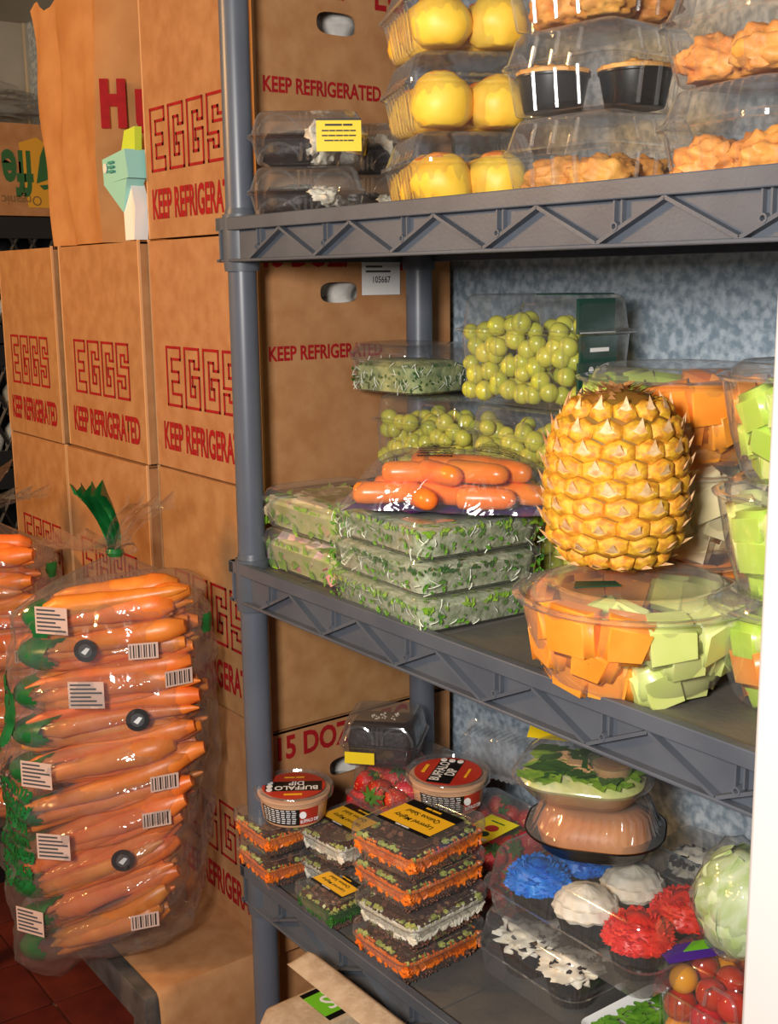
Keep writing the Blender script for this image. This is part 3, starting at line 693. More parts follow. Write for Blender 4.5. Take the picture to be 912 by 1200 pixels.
P('salad', ('base', pl(shell([(.001, .190, .135, .02), (.004, .196, .140, .022), (.036, .208, .152, .026), (.038, .214, .158, .028), (.041, .214, .158, .028)], 6, True, name='base'))),
  ('lid', pl(shell([(.0415, .216, .160, .028), (.044, .216, .160, .028), (.045, .206, .150, .026), (.052, .200, .144, .024), (.056, .188, .132, .022), (.0565, .176, .120, .02), (.055, .17, .114, .018)], 6, False, True, name='lid'))))
P('sprout', ('base', pl(shell([(.001, .198, .166, .018), (.003, .203, .171, .02), (.028, .209, .177, .022), (.030, .215, .183, .024), (.033, .215, .183, .024)], 6, True, name='base'))),
  ('lid', pl(shell([(.0335, .216, .184, .024), (.036, .216, .184, .024), (.037, .207, .175, .022), (.0415, .203, .171, .02), (.0425, .19, .158, .018)], 6, False, True, name='lid'))))
def grapebox(w, d, h):
    rim = h*.66
    base = shell([(.001, w*.86, d*.84, .012), (.004, w*.89, d*.87, .016), (rim*.5, w*.94, d*.93, .018), (rim-.002, w*.98, d*.98, .02), (rim, w*1.04, d*1.08, .02), (rim+.002, w*1.04, d*1.08, .02)], 6, True, name='base')
    lid = shell([(rim+.0025, w*1.04, d*1.08, .02), (rim+.004, w*1.0, d*1.0, .02), (rim+.006, w*.96, d*.95, .018), (h-.012, w*.92, d*.90, .016), (h-.004, w*.89, d*.86, .014), (h-.001, w*.82, d*.76, .012)], 6, False, True, name='lid')
    arch = []
    pts = [(x, -d*.49, rim+.006+zz) for x, zz in ((.012, 0), (.015, h*.15), (.022, h*.21), (.045, h*.21), (.052, h*.15), (.055, 0))]
    arch.append(('arch', pl(MB().tube(pts, .0018, 6).mesh('arch'))))
    mb = MB()
    for k in range(10): mb.tube([(-w*.40+k*w*.088, -d*.47, .006), (-w*.41+k*w*.09, -d*.485, rim-.004)], .001, 4)
    arch.append(('ridge', pl(mb.mesh('ridge'))))
    return [('base', pl(base)), ('lid', pl(lid))]+arch
P('grapes', *grapebox(.205, .112, .115)); P('grapes_top', *grapebox(.225, .11, .142))
def quinoa_box(w, d, h):
    base = shell([(.001, w*.72, d*.76, .012), (.004, w*.76, d*.80, .014), (h*.62, w*.90, d*.91, .018), (h*.66, w*.98, d*.98, .022), (h*.72, w, d, .024)], 6, True, name='base')
    lid = shell([(h*.725, w*1.01, d*1.01, .024), (h*.80, w*1.01, d*1.01, .024), (h*.96, w*.99, d*.99, .022), (h*.99, w*.93, d*.94, .02), (h*.93, w*.89, d*.90, .018), (h*.935, w*.80, d*.82, .016)], 6, False, True, name='lid')
    return [('base', pl(base)), ('lid', pl(lid))]
P('quinoa', *quinoa_box(.120, .145, .050))

# ------------------------------------------------------------------ labels
def label_part(parent, w, h, loc, rot, mm, lines=(), band=None, name='label'):
    l = O(name, flat_poly([rect(-w/2, -h/2, w/2, h/2)], mm, name), parent, loc, rot)
    if band:
        for (y0, y1, bm_) in band: O('label_band', flat_poly([rect(-w/2, y0*h, w/2, y1*h)], bm_, 'band', .0008), l)
    for (tx, sz, x, y, cm, sx) in lines:
        O('lettering', text_mesh(tx, sz, sx, .01, ms=cm), l, (x, y, .0012))
    return l
def rand_sticks(n, box, L, r, seed, nseg=4, zbias=0):
    rnd = random.Random(seed); mb = MB()
    for _ in range(n):
        c = Vector((rnd.uniform(-1, 1)*box[0], rnd.uniform(-1, 1)*box[1], rnd.uniform(-1, 1)*box[2]))
        d = Vector((rnd.uniform(-1, 1), rnd.uniform(-1, 1), rnd.uniform(-.6, .6))).normalized()*L*rnd.uniform(.5, 1)/2
        mb.tube([c-d, c+Vector((0, 0, rnd.uniform(-1, 1)*L*.12)), c+d], r, nseg)
    return mb
def rand_on_walls(n, w, d, z0, z1, seed, size, shape):
    """pieces scattered on the outer skin of a rounded-box filling"""
    rnd = random.Random(seed); mb = MB()
    for _ in range(n):
        per = rnd.random()*2*(w+d); z = rnd.uniform(z0, z1)
        if per < w: p = Vector((per-w/2, -d/2, z)); nn = Vector((0, -1, 0))
        elif per < w+d: p = Vector((w/2, per-w-d/2, z)); nn = Vector((1, 0, 0))
        elif per < 2*w+d: p = Vector((per-w-d-w/2, d/2, z)); nn = Vector((0, 1, 0))
        else: p = Vector((-w/2, per-2*w-d-d/2, z)); nn = Vector((-1, 0, 0))
        shape(mb, p, nn, rnd, size)
    return mb
def rand_on_top(mb, n, w, d, z, seed, size, shape):
    rnd = random.Random(seed)
    for _ in range(n): shape(mb, Vector((rnd.uniform(-w/2, w/2), rnd.uniform(-d/2, d/2), z+rnd.uniform(-.002, .002))), Vector((0, 0, 1)), rnd, size)
    return mb
OV, OF = ico(1)
def sh_grain(mb, p, n, rnd, s):
    q = s*rnd.uniform(.7, 1.2); mb.add([p+Vector((v.x*q, v.y*q, v.z*q*.8)) for v in OV], OF)
def sh_leaf(mb, p, n, rnd, s):
    q = s*rnd.uniform(.6, 1.3); u = n.orthogonal().normalized(); u.rotate(Matrix.Rotation(rnd.random()*6.28, 3, n)); w = n.cross(u); p = p+n*rnd.uniform(0, .0015)
    mb.add([p-u*q, p+w*q*.55+n*.0008, p+u*q, p-w*q*.55+n*.0008], [(0, 1, 2, 3)])
def sh_stem(mb, p, n, rnd, s):
    u = n.orthogonal().normalized(); u.rotate(Matrix.Rotation(rnd.random()*6.28, 3, n)); L = s*rnd.uniform(.6, 1.4)
    mb.tube([p-u*L, p+n*.0015, p+u*L], .0007, 4)
def sh_stick(mb, p, n, rnd, s):
    u = n.orthogonal().normalized(); u.rotate(Matrix.Rotation(rnd.random()*6.28, 3, n)); L = s*rnd.uniform(.5, 1.2); p = p-n*.001
    mb.tube([p-u*L+n*rnd.uniform(-.002, .001), p+n*.001, p+u*L], .0021, 5)
def sh_cube(mb, p, n, rnd, s):
    q = s*rnd.uniform(.7, 1.3); r = Matrix.Rotation(rnd.random()*3, 3, Vector((rnd.random(), rnd.random(), 1)).normalized()); mb.box(p-n*q*.4, (q, q*.8, q*.9), 0, r)

# ================================================================== top shelf
FL3 = ('bottom', 'middle', 'top')
PAST = [blob('pastry', (.0355, .0355, .033), 3, .10, 1.6, i, ms='pastry', flat=-.75) for i in range(3)]
PTOP = [blob('browned_top', (.0335, .0335, .010), 3, .14, 2.5, i+9, ms='pastry_top') for i in range(2)]
def pastry(x, y, z, label, group, i, sc=1):
    r = E('pastry', label, 'pastry', (x, y, z), random.random()*6, group)
    O('dough', PAST[i % 3], r, (0, 0, .0255*sc), scale=(sc, sc, sc*1.04)); O('browned_top', PTOP[i % 2], r, (0, 0, .0525*sc), scale=(sc*.55, sc*.55, sc*.7))
def rotv(x, y, a): return x*math.cos(a)-y*math.sin(a), x*math.sin(a)+y*math.cos(a)
sx, sy, sr = XP(537, .10, .52), .10, math.radians(-25)
for k in range(3):
    z = DU+.0005+.0835*k
    inst('fluted3', 'clamshell', 'fluted clear clamshell of yellow pastries, %s of the stack behind the cake slice boxes' % FL3[k], 'container', (sx+random.uniform(-.003, .003), sy, z), sr+random.uniform(-.03, .03), 'fluted pastry clamshells')
    for i in range(3):
        for j in range(2):
            dx, dy = rotv(-.057+.057*i, -.034+.064*j, sr)
            pastry(sx+dx, sy+dy, z+.004, 'plump yellow pastry in the %s fluted clamshell behind the cake slice boxes' % FL3[k], 'yellow pastries', i+j+k, .93+.06*((i*2+j+k) % 3)/2)
GOLD = [blob('golden_pastry', (.036, .032, .024), 4, .34, 2.6, i, ms='golden', flat=-.7) for i in range(4)]
def golden(x, y, z, label, group, i, sc=1):
    tag(O('golden_pastry', GOLD[i % 4], None, (x, y, z+.0165*sc), (0, 0, random.random()*6), sc), label, 'pastry', group)
TIN = setm(MB().lathe([(.0, .001), (.033, .001), (.0345, .003), (.0415, .033), (.0435, .034), (.0435, .036), (.0405, .035), (.033, .006), (0, .005)], 36).mesh('pie_tin'), 'dark_black')
CRS = setm(MB().lathe([(.0, .0385), (.03, .038), (.037, .0375), (.0405, .041), (.0425, .040), (.0425, .0365), (.039, .034), (.0, .032)], 40, wob=lambda a, z: .0016*math.sin(a*14+z*500)+.0008*math.sin(a*31)).mesh('crust'), 'crust')
def minipie(x, y, z, label, group):
    r = E('mini_pie', label, 'pie', (x, y, z), random.random()*6, group); r.scale = (.86, .86, 1.0); O('tin', TIN, r); O('crust', CRS, r); O('golden_lid', GOLD[random.randrange(4)], r, (0, 0, .036), (0, 0, 1), (.8, .85, .45))
sx, sy, sr = XP(704, .10, .52), .10, math.radians(4)
for k in range(3):
    z = DU+.0005+.0815*k
    what = ('golden fritters', 'small pies in black tins', 'golden fritters')[k]
    inst('box14', 'clamshell', 'square clear clamshell of %s, %s of the middle stack' % (what, FL3[k]), 'container', (sx, sy, z), sr+random.uniform(-.03, .03), 'square clamshells on the upper shelf')
    if k == 1:
        for q, (ax, ay) in enumerate(((-.014, -.020), )): pass
        minipie(sx+.030, sy+.016, z+.004, 'small pie in a black tin nearer the door jamb, in the middle square clamshell', 'small pies')
        minipie(sx-.034, sy-.034, z+.004, 'small pie in a black tin nearer the egg cases, in the middle square clamshell', 'small pies')
    else:
        for i in range(2):
            for j in range(2):
                dx, dy = rotv(-.029+.058*i, -.029+.058*j, sr)
                golden(sx+dx, sy+dy, z+.004, 'rough golden fritter in the %s square clamshell' % FL3[k], 'golden fritters', i*2+j+k, .94)
sx, sy, sr = XP(906, .085, .52), .085, math.radians(-8)
for k in range(3):
    z = DU+.0005+.0835*k
    inst('fluted', 'clamshell', 'fluted clear clamshell of golden turnovers, %s of the stack beside the door jamb' % FL3[k], 'container', (sx, sy, z), sr+random.uniform(-.03, .03), 'fluted pastry clamshells')
    for i in range(2):
        for j in range(2):
            dx, dy = rotv(-.033+.066*i, -.033+.066*j, sr)
            golden(sx+dx, sy+dy, z+.004, 'golden turnover in the %s clamshell beside the door jamb' % FL3[k], 'golden turnovers', i+2*j+k, .92)
# cake slice boxes
def wedge(ms): return ms
def cake_slice(x, y, z, rz, label, light):
    r = E('cake_slice', label, 'cake', (x, y, z), rz)
    if 'rear' in label: r.scale = (.7, .7, .9)
    rnd = random.Random(int(x*1000)+int(z*1000)); v = []
    O('cake', blob('cake', (.044, .036, .026), 3, .25, 3, 4, ms='choco', flat=-.85), r, (-.018, .002, .019))
    O('frosting', blob('frosting', (.026, .034, .021), 4, .35, 3, 6, ms='cream_frost', flat=-.85), r, (.016, -.004, .026), scale=(.75, .95, 1.45) if light else (.9, .8, .7))
    return r
cz = DU+.0005; cx_, cy_ = XP(363, .065, .50), .065; crz = math.radians(52)
for k in range(2):
    z = cz+.0675*k
    c = inst('cake', 'cake_clamshell', ('clear clamshell box under the labelled cake slice box' if k == 0 else 'clear clamshell box with a white-frosted cake slice and yellow label'), 'container', (cx_+.004*k, cy_, z), crz+.03*k, 'cake slice boxes')
    cake_slice(cx_-.006, cy_+.004, z+.004, crz, 'dark cake slice in the clamshell under the labelled one' if k == 0 else 'dark chocolate cake slice with white frosting in the yellow-labelled box', k)
    if k:
        label_part(c, .056, .040, (.040, -.0672, .034), (PI/2-.10, 0, .06), 'label_yellow', [('Chocolate Slice', .0052, 0, .012, 'label_black', .9), ('sugar, wheat flour, eggs, water', .0036, 0, .005, 'label_black', .8), ('milk, cocoa, canola oil, butter', .0036, 0, -.001, 'label_black', .8), ('contains milk egg soy wheat', .0036, 0, -.007, 'label_black', .8)], [(.44, .5, 'label_black')])
cx2, cy2 = XP(441, .205, .50), .205
for k in range(2):
    c = inst('cake', 'cake_clamshell', 'clear clamshell cake box at the rear between the pastry stack and the case, ' + ('lower one' if k == 0 else 'upper one'), 'container', (cx2, cy2, cz+.0675*k), math.radians(40), 'cake slice boxes'); c.scale = (.72, .72, 1)
    cake_slice(cx2, cy2, cz+.0675*k+.004, 1.0+k, 'cake slice in the %s rear clamshell box' % ('lower' if k == 0 else 'upper'), k)
    if k: label_part(c, .04, .03, (-.02, -.0665, .040), (PI/2-.1, .15, 0), 'label_yellow', [('cake slice', .005, 0, .005, 'label_black', .9)])

# ================================================================== middle shelf
Z0 = DM+.0005
# salads against the post
SALF = setm(shell([(.003, .186, .131, .018), (.034, .200, .145, .022), (.042, .180, .125, .02), (.0425, .1, .07, .02)], 5, True, True, 'greens'), 'lettuce_pale')
def salad_fill(r, seed, potato):
    g = O('greens', SALF, r, scale=(.97, .97, .96)); g['kind'] = 'stuff'
    mb = rand_on_walls(90, .190, .135, .006, .040, seed, .010, sh_leaf); rand_on_top(mb, 60, .17, .11, .043, seed, .012, sh_leaf)
    o = O('lettuce_shreds', mb.mesh('lettuce_shreds', False), r, ms='leaf_bright'); o['kind'] = 'stuff'
    mb = rand_on_walls(46 if potato else 24, .186, .131, .010, .036, seed+1, .017, sh_cube); rand_on_top(mb, 20, .15, .10, .043, seed+2, .018, sh_cube)
    o = O('diced_pieces', mb.mesh('diced_pieces', True, 30), r, ms='radish' if potato else 'potato'); o['kind'] = 'stuff'
SALX, SALY = .103, .083
s1 = inst('salad', 'salad_box', 'clear box of diced salad, lower of the pair beside the post', 'container', (SALX, SALY, Z0), -.02, 'boxed green salads'); salad_fill(s1, 1, True)
s2 = inst('salad', 'salad_box', 'clear box of lettuce salad with yellow and black lid label, beside the post', 'container', (SALX+.002, SALY+.001, Z0+.0575), -.04, 'boxed green salads'); salad_fill(s2, 5, False)
label_part(s2, .085, .034, (.035, .035, .0578), (0, 0, .05), 'label_black', [('Chopped Salad', .008, 0, .0, 'label_black', .9)], [(-.28, .28, 'label_gold')])
# sprout boxes
SPRF = setm(shell([(.002, .194, .162, .016), (.029, .205, .173, .02), (.034, .190, .158, .02)], 5, True, True, 'sprouts'), 'sprout_body')
def sprout_fill(r, seed):
    g = O('sprout_mat', SPRF, r, scale=(.985, .985, 1)); g['kind'] = 'stuff'
    mb = rand_on_walls(170, .204, .172, .003, .033, seed, .0042, sh_leaf)
    o = O('sprout_leaves', mb.mesh('sprout_leaves', False), r, ms='leaf'); o['kind'] = 'stuff'
    mb = rand_on_walls(130, .206, .174, .027, .034, seed+3, .0046, sh_leaf); rand_on_top(mb, 160, .19, .16, .036, seed, .005, sh_leaf)
    o = O('leaf_tips', mb.mesh('leaf_tips', False), r, ms='leaf_dark' if seed % 2 else 'leaf_bright'); o['kind'] = 'stuff'
    mb = rand_on_walls(60, .203, .171, .003, .033, seed+4, .006, sh_stem)
    o = O('sprout_stems', mb.mesh('sprout_stems', True), r, ms='stem_white'); o['kind'] = 'stuff'
SPX, SPY = .321, .070
for k in range(3):
    r = inst('sprout', 'sprout_box', 'flat clear box of green sprouts, %s of the stack under the small carrots' % FL3[k], 'container', (SPX+random.uniform(-.002, .002), SPY, Z0+.0428*k), -.05+random.uniform(-.015, .015), 'sprout boxes'); sprout_fill(r, 20+k)
    if k == 2: label_part(r, .07, .05, (-.03, .02, .0432), (0, 0, .1), 'label_white', [], [(-.5, .2, 'green_dark')])
# bag of small carrots
BCM = []
for i in range(4):
    L = .070+.006*i; r0 = .0138
    prof = [(0, -L/2), (r0*.55, -L/2+.001), (r0*.9, -L/2+.005), (r0, -L/2+.015), (r0*.98, 0), (r0*.9, L/2-.014), (r0*.72, L/2-.005), (r0*.35, L/2-.0008), (0, L/2)]
    BCM.append(setm(MB().lathe(prof, 12).mesh('baby_carrot', True, 80), 'babycarrot'))
bz = Z0+.0428*3+.003
bcx, bcy = XP(533, .075, .15), .075
cb = E('carrot_bag', 'small clear bag of peeled baby carrots with purple back on the sprout boxes', 'bag', (bcx, bcy, bz), 0)
ang0 = math.radians(38)
lay = [(-.082, -.026, .0145, -.25), (-.070, .012, .0145, .45), (-.034, -.040, .0145, .95), (.002, -.020, .0145, .2), (.045, -.040, .0145, -.1), (.078, .000, .0145, .4), (-.025, .036, .0145, .3), (.050, .040, .0145, .2), (-.050, -.012, .038, -.25), (-.012, -.026, .040, .75), (.030, -.020, .041, .30), (.006, .018, .043, -.2), (.062, .008, .040, .55), (-.046, .026, .042, 1.3)]
for i, (x, y, z, a) in enumerate(lay):
    dx, dy = rotv(x, y, ang0)
    tag(O('baby_carrot', BCM[i % 4], None, (bcx+dx, bcy+dy, bz+z), (PI/2, random.uniform(-.12, .12), ang0+PI/2-a), 1.0), 'peeled baby carrot in the purple-backed bag', 'carrot', 'baby carrots in the bag')
n, m = 40, 24; vt = []; vb = []
def bagz(u, v): return .064*max(0, 1-abs(u)**3.2)**.6*max(0, 1-abs(v)**2.6)**.6
mb = MB(); rows = []
for j in range(m+1):
    v = -1+2*j/m; row = []
    for i in range(n+1):
        u = -1+2*i/n; e = 1+.05*math.sin(v*5+1)+.04*noise.noise(Vector((u*2, v*3, 3)))
        dx, dy = rotv(u*.122*e, v*.066*(1+.06*math.sin(u*6)), ang0)
        row.append((dx, dy, .001+bagz(u, v)*(1+.14*noise.noise(Vector((u*4, v*4, 1))))))
    rows.append(row)
mb.rings(rows, closed=False); O('film', mb.mesh('film', True, 80), cb, ms='film')
def bag_top(u, v):
    dx, dy = rotv(u*.122, v*.066, ang0); return Vector((dx, dy, .004+bagz(u, v)))
mb = MB(); rows = [[rotv(-.120+.24*i/20, -.067+.134*j/8, ang0)+(-.0012+.004*abs(math.sin(i*.9+j))*(j in (0, 8)),) for i in range(21)] for j in range(9)]
mb.rings(rows, closed=False); O('purple_back', mb.mesh('purple_back', True), cb, ms='purple_film')
def bsurf(u, v): return bag_top(u, v), Vector((0, 0, 1))
def printm(x, y): return ((y*9) % 1 > .45) and ((x*23+math.sin(y*31)) % 1 > .25)
O('black_print', wrap_patch(bsurf, -.30, .05, -.62, -.05, 40, 36, printm, .004), cb, ms='black_print'); O('black_print', wrap_patch(bsurf, .25, .62, -.45, .15, 40, 36, printm, .004), cb, ms='black_print')

# grapes and alfalfa at the back
GRAPE = blob('grape', (.0121, .0121, .0128), 3, .03, 1.5, 2, ms='grape')
def grape_bunch(x, y, z, rz, w, d, h, label, seed):
    rnd = random.Random(seed); r = E('grape_bunch', label, 'grapes', (x, y, z), rz, 'bunches of green grapes')
    p = .0238; k = 0; zz = .0135
    while zz < h-.004:
        nx, ny = int(w/p), int(d/p)
        for i in range(nx+1):
            for j in range(ny+1):
                fx = -w/2+i*p+(p/2 if (k+j) % 2 else 0); fy = -d/2+j*p*.93
                if fx > w/2 or fy > d/2: continue
                top = zz+p*.8 >= h-.004-.5*p
                if not (fy < -d/2+p*1.5 or fx > w/2-p*1.4 or top): continue
                if top and rnd.random() < .25: continue
                if rnd.random() < .05: continue
                o = O('grape', GRAPE, r, (max(-w/2, min(w/2, fx+rnd.uniform(-.007, .007))), max(-d/2, min(d/2, fy+rnd.uniform(-.006, .006))), max(.012, zz+rnd.uniform(-.008, .008))), (rnd.uniform(-.8, .8), rnd.uniform(-.8, .8), 0), rnd.uniform(.88, 1.10))
        zz += p*.84; k += 1
    mb = MB()
    for s in range(5): mb.tube([(rnd.uniform(-w/3, w/3), rnd.uniform(-d/3, .0), rnd.uniform(.02, h*.6)) for _ in range(3)], .002, 5)
    O('stem', mb, r, ms='grape_stem')
GY = .262
gx1, gx2 = XP(435, GY-.056, .15)+.1025, XP(435, GY-.056, .15)+.1025+.213
zl = Z0
for i, x in enumerate((gx1, gx2)):
    inst('grapes', 'grape_box', 'clear grape box hidden under the %s grape box' % ('alfalfa-topped' if i == 0 else 'pineapple-side'), 'container', (x, GY, zl), 0, 'grape boxes')
    grape_bunch(x, GY, zl+.003, 0, .17, .08, .088, 'green grapes in the lowest box under the %s one' % ('alfalfa-topped' if i == 0 else 'pineapple-side'), 50+i)
    inst('grapes', 'grape_box', 'clear box of green grapes under the %s' % ('alfalfa sprouts box' if i == 0 else 'tall labelled grape box'), 'container', (x, GY, zl+.116), .03*(1-2*i), 'grape boxes')
    grape_bunch(x, GY, zl+.119, 0, .172, .082, .094, 'bunch of green grapes in the box under the %s' % ('alfalfa sprouts' if i == 0 else 'tall labelled grape box'), 60+i)
gtx = XP(532, GY-.055, .30)+.1125; gz = zl+.2325
gt = inst('grapes_top', 'grape_box', 'tall clear box of green grapes with dark green label, topmost', 'container', (gtx, GY, gz), 0, 'grape boxes')
grape_bunch(gtx, GY, gz+.004, 0, .188, .080, .112, 'bunch of green grapes in the topmost box with dark green label', 70)
lb = O('label', MB().bb((.104, -.040, .060), (.1075, .022, .092)).bb((.099, -.040, .094), (.1035, .022, .136)).bb((.101, -.040, .012), (.105, .022, .060)).bb((.03, -.040, .1405), (.101, .022, .142)).mesh('label', False), gt, ms='green_dark')
O('lettering', text_mesh('Vineyard', .010, .8, .0, ms='label_white'), lb, (.1085, -.009, .075), ROT_SIDE)
for q, (a, b) in enumerate(((0, 0), (-.006, .007), (.006, .007), (-.011, .014), (0, .014), (.011, .014), (-.005, -.006))): O('grape_mark', flat_poly([[(.004*math.cos(i*PI/6)-.0, .004*math.sin(i*PI/6)) for i in range(12)]], 'label_white', th=.0004), lb, (.1058, -.009+a, .045+b-.008), ROT_SIDE)
O('label_rule', flat_poly([rect(-.03, -.0008, .03, .0008)], 'label_white'), lb, (.1048, -.009, .0955), ROT_SIDE)
ALF = setm(shell([(.003, .13, .10, .016), (.038, .138, .108, .02), (.046, .11, .08, .02)], 5, True, True, 'alfalfa'), 'alfalfa')
P('alf', *[(n_, m_) for n_, m_ in (('base', pl(shell([(.001, .135, .105, .016), (.004, .14, .11, .018), (.046, .148, .118, .022), (.048, .154, .124, .024), (.052, .154, .124, .024)], 6, True, name='base'))), ('lid', pl(shell([(.0525, .156, .126, .024), (.058, .156, .126, .024), (.060, .146, .116, .02), (.070, .138, .108, .02), (.0715, .12, .09, .016)], 6, False, True, name='lid'))))])
ax_ = XP(482, .245, .27)
af = inst('alf', 'alfalfa_box', 'clear lidded box of alfalfa sprouts on the grape box', 'container', (ax_-.012, .252, gz), .12)
g = O('alfalfa_mat', ALF, af); g['kind'] = 'stuff'
o = O('alfalfa_leaves', rand_on_walls(200, .134, .104, .006, .042, 8, .004, sh_leaf).mesh('alfalfa_leaves', False), af, ms='leaf_dark'); o['kind'] = 'stuff'
o = O('alfalfa_stems', rand_on_walls(90, .135, .105, .006, .042, 9, .007, sh_stem).mesh('alfalfa_stems'), af, ms='stem_white'); o['kind'] = 'stuff'

# ------------------------------------------------------------------ fruit bowls
def chunk(seed, s, ms, tall=1.0):
    rnd = random.Random(seed); bm = bmesh.new(); bmesh.ops.create_cube(bm, size=1)
    for v in bm.verts: v.co = Vector((v.co.x*s*rnd.uniform(.62, .78), v.co.y*s*rnd.uniform(.85, 1.25), v.co.z*s*tall*rnd.uniform(.75, 1.1)))
    bmesh.ops.bevel(bm, geom=bm.edges[:], offset=s*.15, segments=3, affect='EDGES')
    me = bpy.data.meshes.new('chunk'); bm.to_mesh(me); bm.free()
    for p in me.polygons: p.use_smooth = p.area < s*s*.25
    return setm(me, ms)
CH = {k: [chunk(i+q*10, .047, k) for i in range(4)] for q, k in enumerate(('cantaloupe', 'honeydew', 'kiwi_green', 'pale_fruit', 'melon_pale'))}
def bowl_parts(R, rb, h, groove=None, dome=.012):
    def wob(a, z):
        if groove is None: return 0
        d = (a-groove+PI) % (2*PI)-PI
        return -.030*math.exp(-(d/.06)**2)*max(0, 1-(z/h)**2*1.25)
    n = 140 if groove is not None else 56
    base = MB().lathe([(.002, .002), (rb*.8, .001), (rb*.95, .004), (rb+.004, .012), (rb+(R-rb)*.55, h*.45), (R*.965, h*.92), (R*.97, h*.95), (R*1.02, h*.955), (R*1.03, h*.975)], n, wob=wob).mesh('bowl', True, 60)
    lid = MB().lathe([(R*1.035, h*.97), (R*1.04, h*.985), (R*1.0, h), (R*.95, h), (R*.93, h*.97), (R*.88, h*.97), (R*.84, h+dome*.6), (R*.74, h+dome), (R*.68, h+dome*.9), (R*.4, h+dome*.8), (.002, h+dome*.8)], 64).mesh('lid', True, 60)
    return ('bowl', setm(base, 'plastic')), ('lid', setm(lid, 'plastic_hazy'))
def fill_bowl(x, y, z, R, rb, h, kinds, seed, labels, group, split=None, n1=9, layers=3):
    rnd = random.Random(seed); pl_ = 0
    for L in range(layers):
        zz = .021+(h-.040)*L/(layers-1) if layers > 1 else h*.5
        rr_ = rb+(R-rb)*(.25+.75*zz/h)-.019-.010*(L == 0); cnt = n1+L
        for i in range(cnt):
            a = 2*PI*(i+.5*(L % 2))/cnt+rnd.uniform(-.08, .08)
            # only the side that can be seen and the crown
            d = Vector((math.cos(a), math.sin(a), 0)); tocam = Vector((CAM.x-x, CAM.y-y, 0)).normalized()
            if d.dot(tocam) < -.25 and L < layers-1: continue
            if split is not None:
                da = (a-split+PI) % (2*PI)-PI; kk = kinds[0] if da < 0 else kinds[1]
                if abs(da) < .13 and L < layers-1: continue
            else: kk = kinds[rnd.randrange(len(kinds))]
            s = rnd.uniform(.88, 1.12)
            me = CH[kk][rnd.randrange(4)]
            o = O('melon_chunk' if kk != 'pale_fruit' else 'fruit_chunk', me, None, (x+d.x*rr_, y+d.y*rr_, z+zz), (rnd.uniform(-.35, .35), rnd.uniform(-.06, .10)+.18, a+rnd.uniform(-.14, .14)+(0 if R > .1 else .05)), s*(1 if R > .1 else .86))
            tag(o, labels[kk], 'fruit', group+' '+kk.replace('_', ' '))
NM = dict(cantaloupe='orange cantaloupe chunk', honeydew='pale green honeydew chunk', kiwi_green='bright green melon chunk', pale_fruit='creamy pineapple chunk', melon_pale='pale orange melon chunk')
def lab(where): return {k: v+' in '+where for k, v in NM.items()}
FBX, FBY = .664, .050
gA = math.atan2(CAM.y-FBY, CAM.x-FBX)-.01
P('bigbowl', *bowl_parts(.115, .082, .092, gA)); P('backbowl', *bowl_parts(.108, .080, .092)); P('sidebowl', *bowl_parts(.076, .050, .098))
inst('bigbowl', 'fruit_bowl', 'round divided clear bowl of cut melon under the pineapple', 'container', (FBX, FBY, Z0), 0, 'fruit bowls')
fill_bowl(FBX, FBY, Z0, .115, .082, .088, ('cantaloupe', 'honeydew'), 4, lab('the divided bowl under the pineapple'), 'bowl under the pineapple', gA, 11, 3)
for i in range(3):
    a = gA-.55+.25*i
    tag(O('melon_chunk', CH['honeydew'][i], None, (FBX+.055*math.cos(a), FBY+.055*math.sin(a), Z0+.072), (.3, .5, i), .9), 'pale green honeydew chunk in the divided bowl under the pineapple', 'fruit', 'bowl under the pineapple honeydew')
BBX, BBY = XP(793, .225, .22), .225
for k, (kd, nm) in enumerate(((('cantaloupe',), 'lowest rear bowl'), (('pale_fruit',), 'middle rear bowl'), (('cantaloupe', 'cantaloupe', 'kiwi_green', 'melon_pale'), 'topmost rear bowl'))):
    inst('backbowl', 'fruit_bowl', ('clear bowl of cut cantaloupe, lowest of the stack behind the pineapple', 'clear bowl of pale pineapple chunks, behind the pineapple', 'clear bowl of cantaloupe and green melon, topmost behind the pineapple')[k], 'container', (BBX, BBY, Z0+.0975*k), 0, 'fruit bowls')
    if k < 2: fill_bowl(BBX, BBY, Z0+.0975*k, .108, .080, .086, kd, 10+k, lab('the %s of the stack behind the pineapple' % nm.split()[0]), nm, None, 10, 3)
    else:
        gB = math.atan2(CAM.y-BBY, CAM.x-BBX)-.15
        fill_bowl(BBX, BBY, Z0+.0975*k, .108, .080, .086, ('kiwi_green', 'cantaloupe'), 12, lab('the topmost bowl behind the pineapple'), nm, gB, 11, 3)
SBX, SBY = XP(940, .115, .2), .115
for k in range(3):
    inst('sidebowl', 'fruit_bowl', 'small clear bowl of green and orange melon beside the door jamb, %s of three' % FL3[k], 'container', (SBX, SBY, Z0+.1045*k), 0, 'fruit bowls')
    fill_bowl(SBX, SBY, Z0+.1045*k, .070, .048, .088, ('kiwi_green', 'kiwi_green', 'honeydew', 'cantaloupe') if k != 1 else ('kiwi_green', 'honeydew'), 33+k, lab('the %s small bowl beside the door jamb' % FL3[k]), 'small bowl %s' % FL3[k], None, 8, 3)

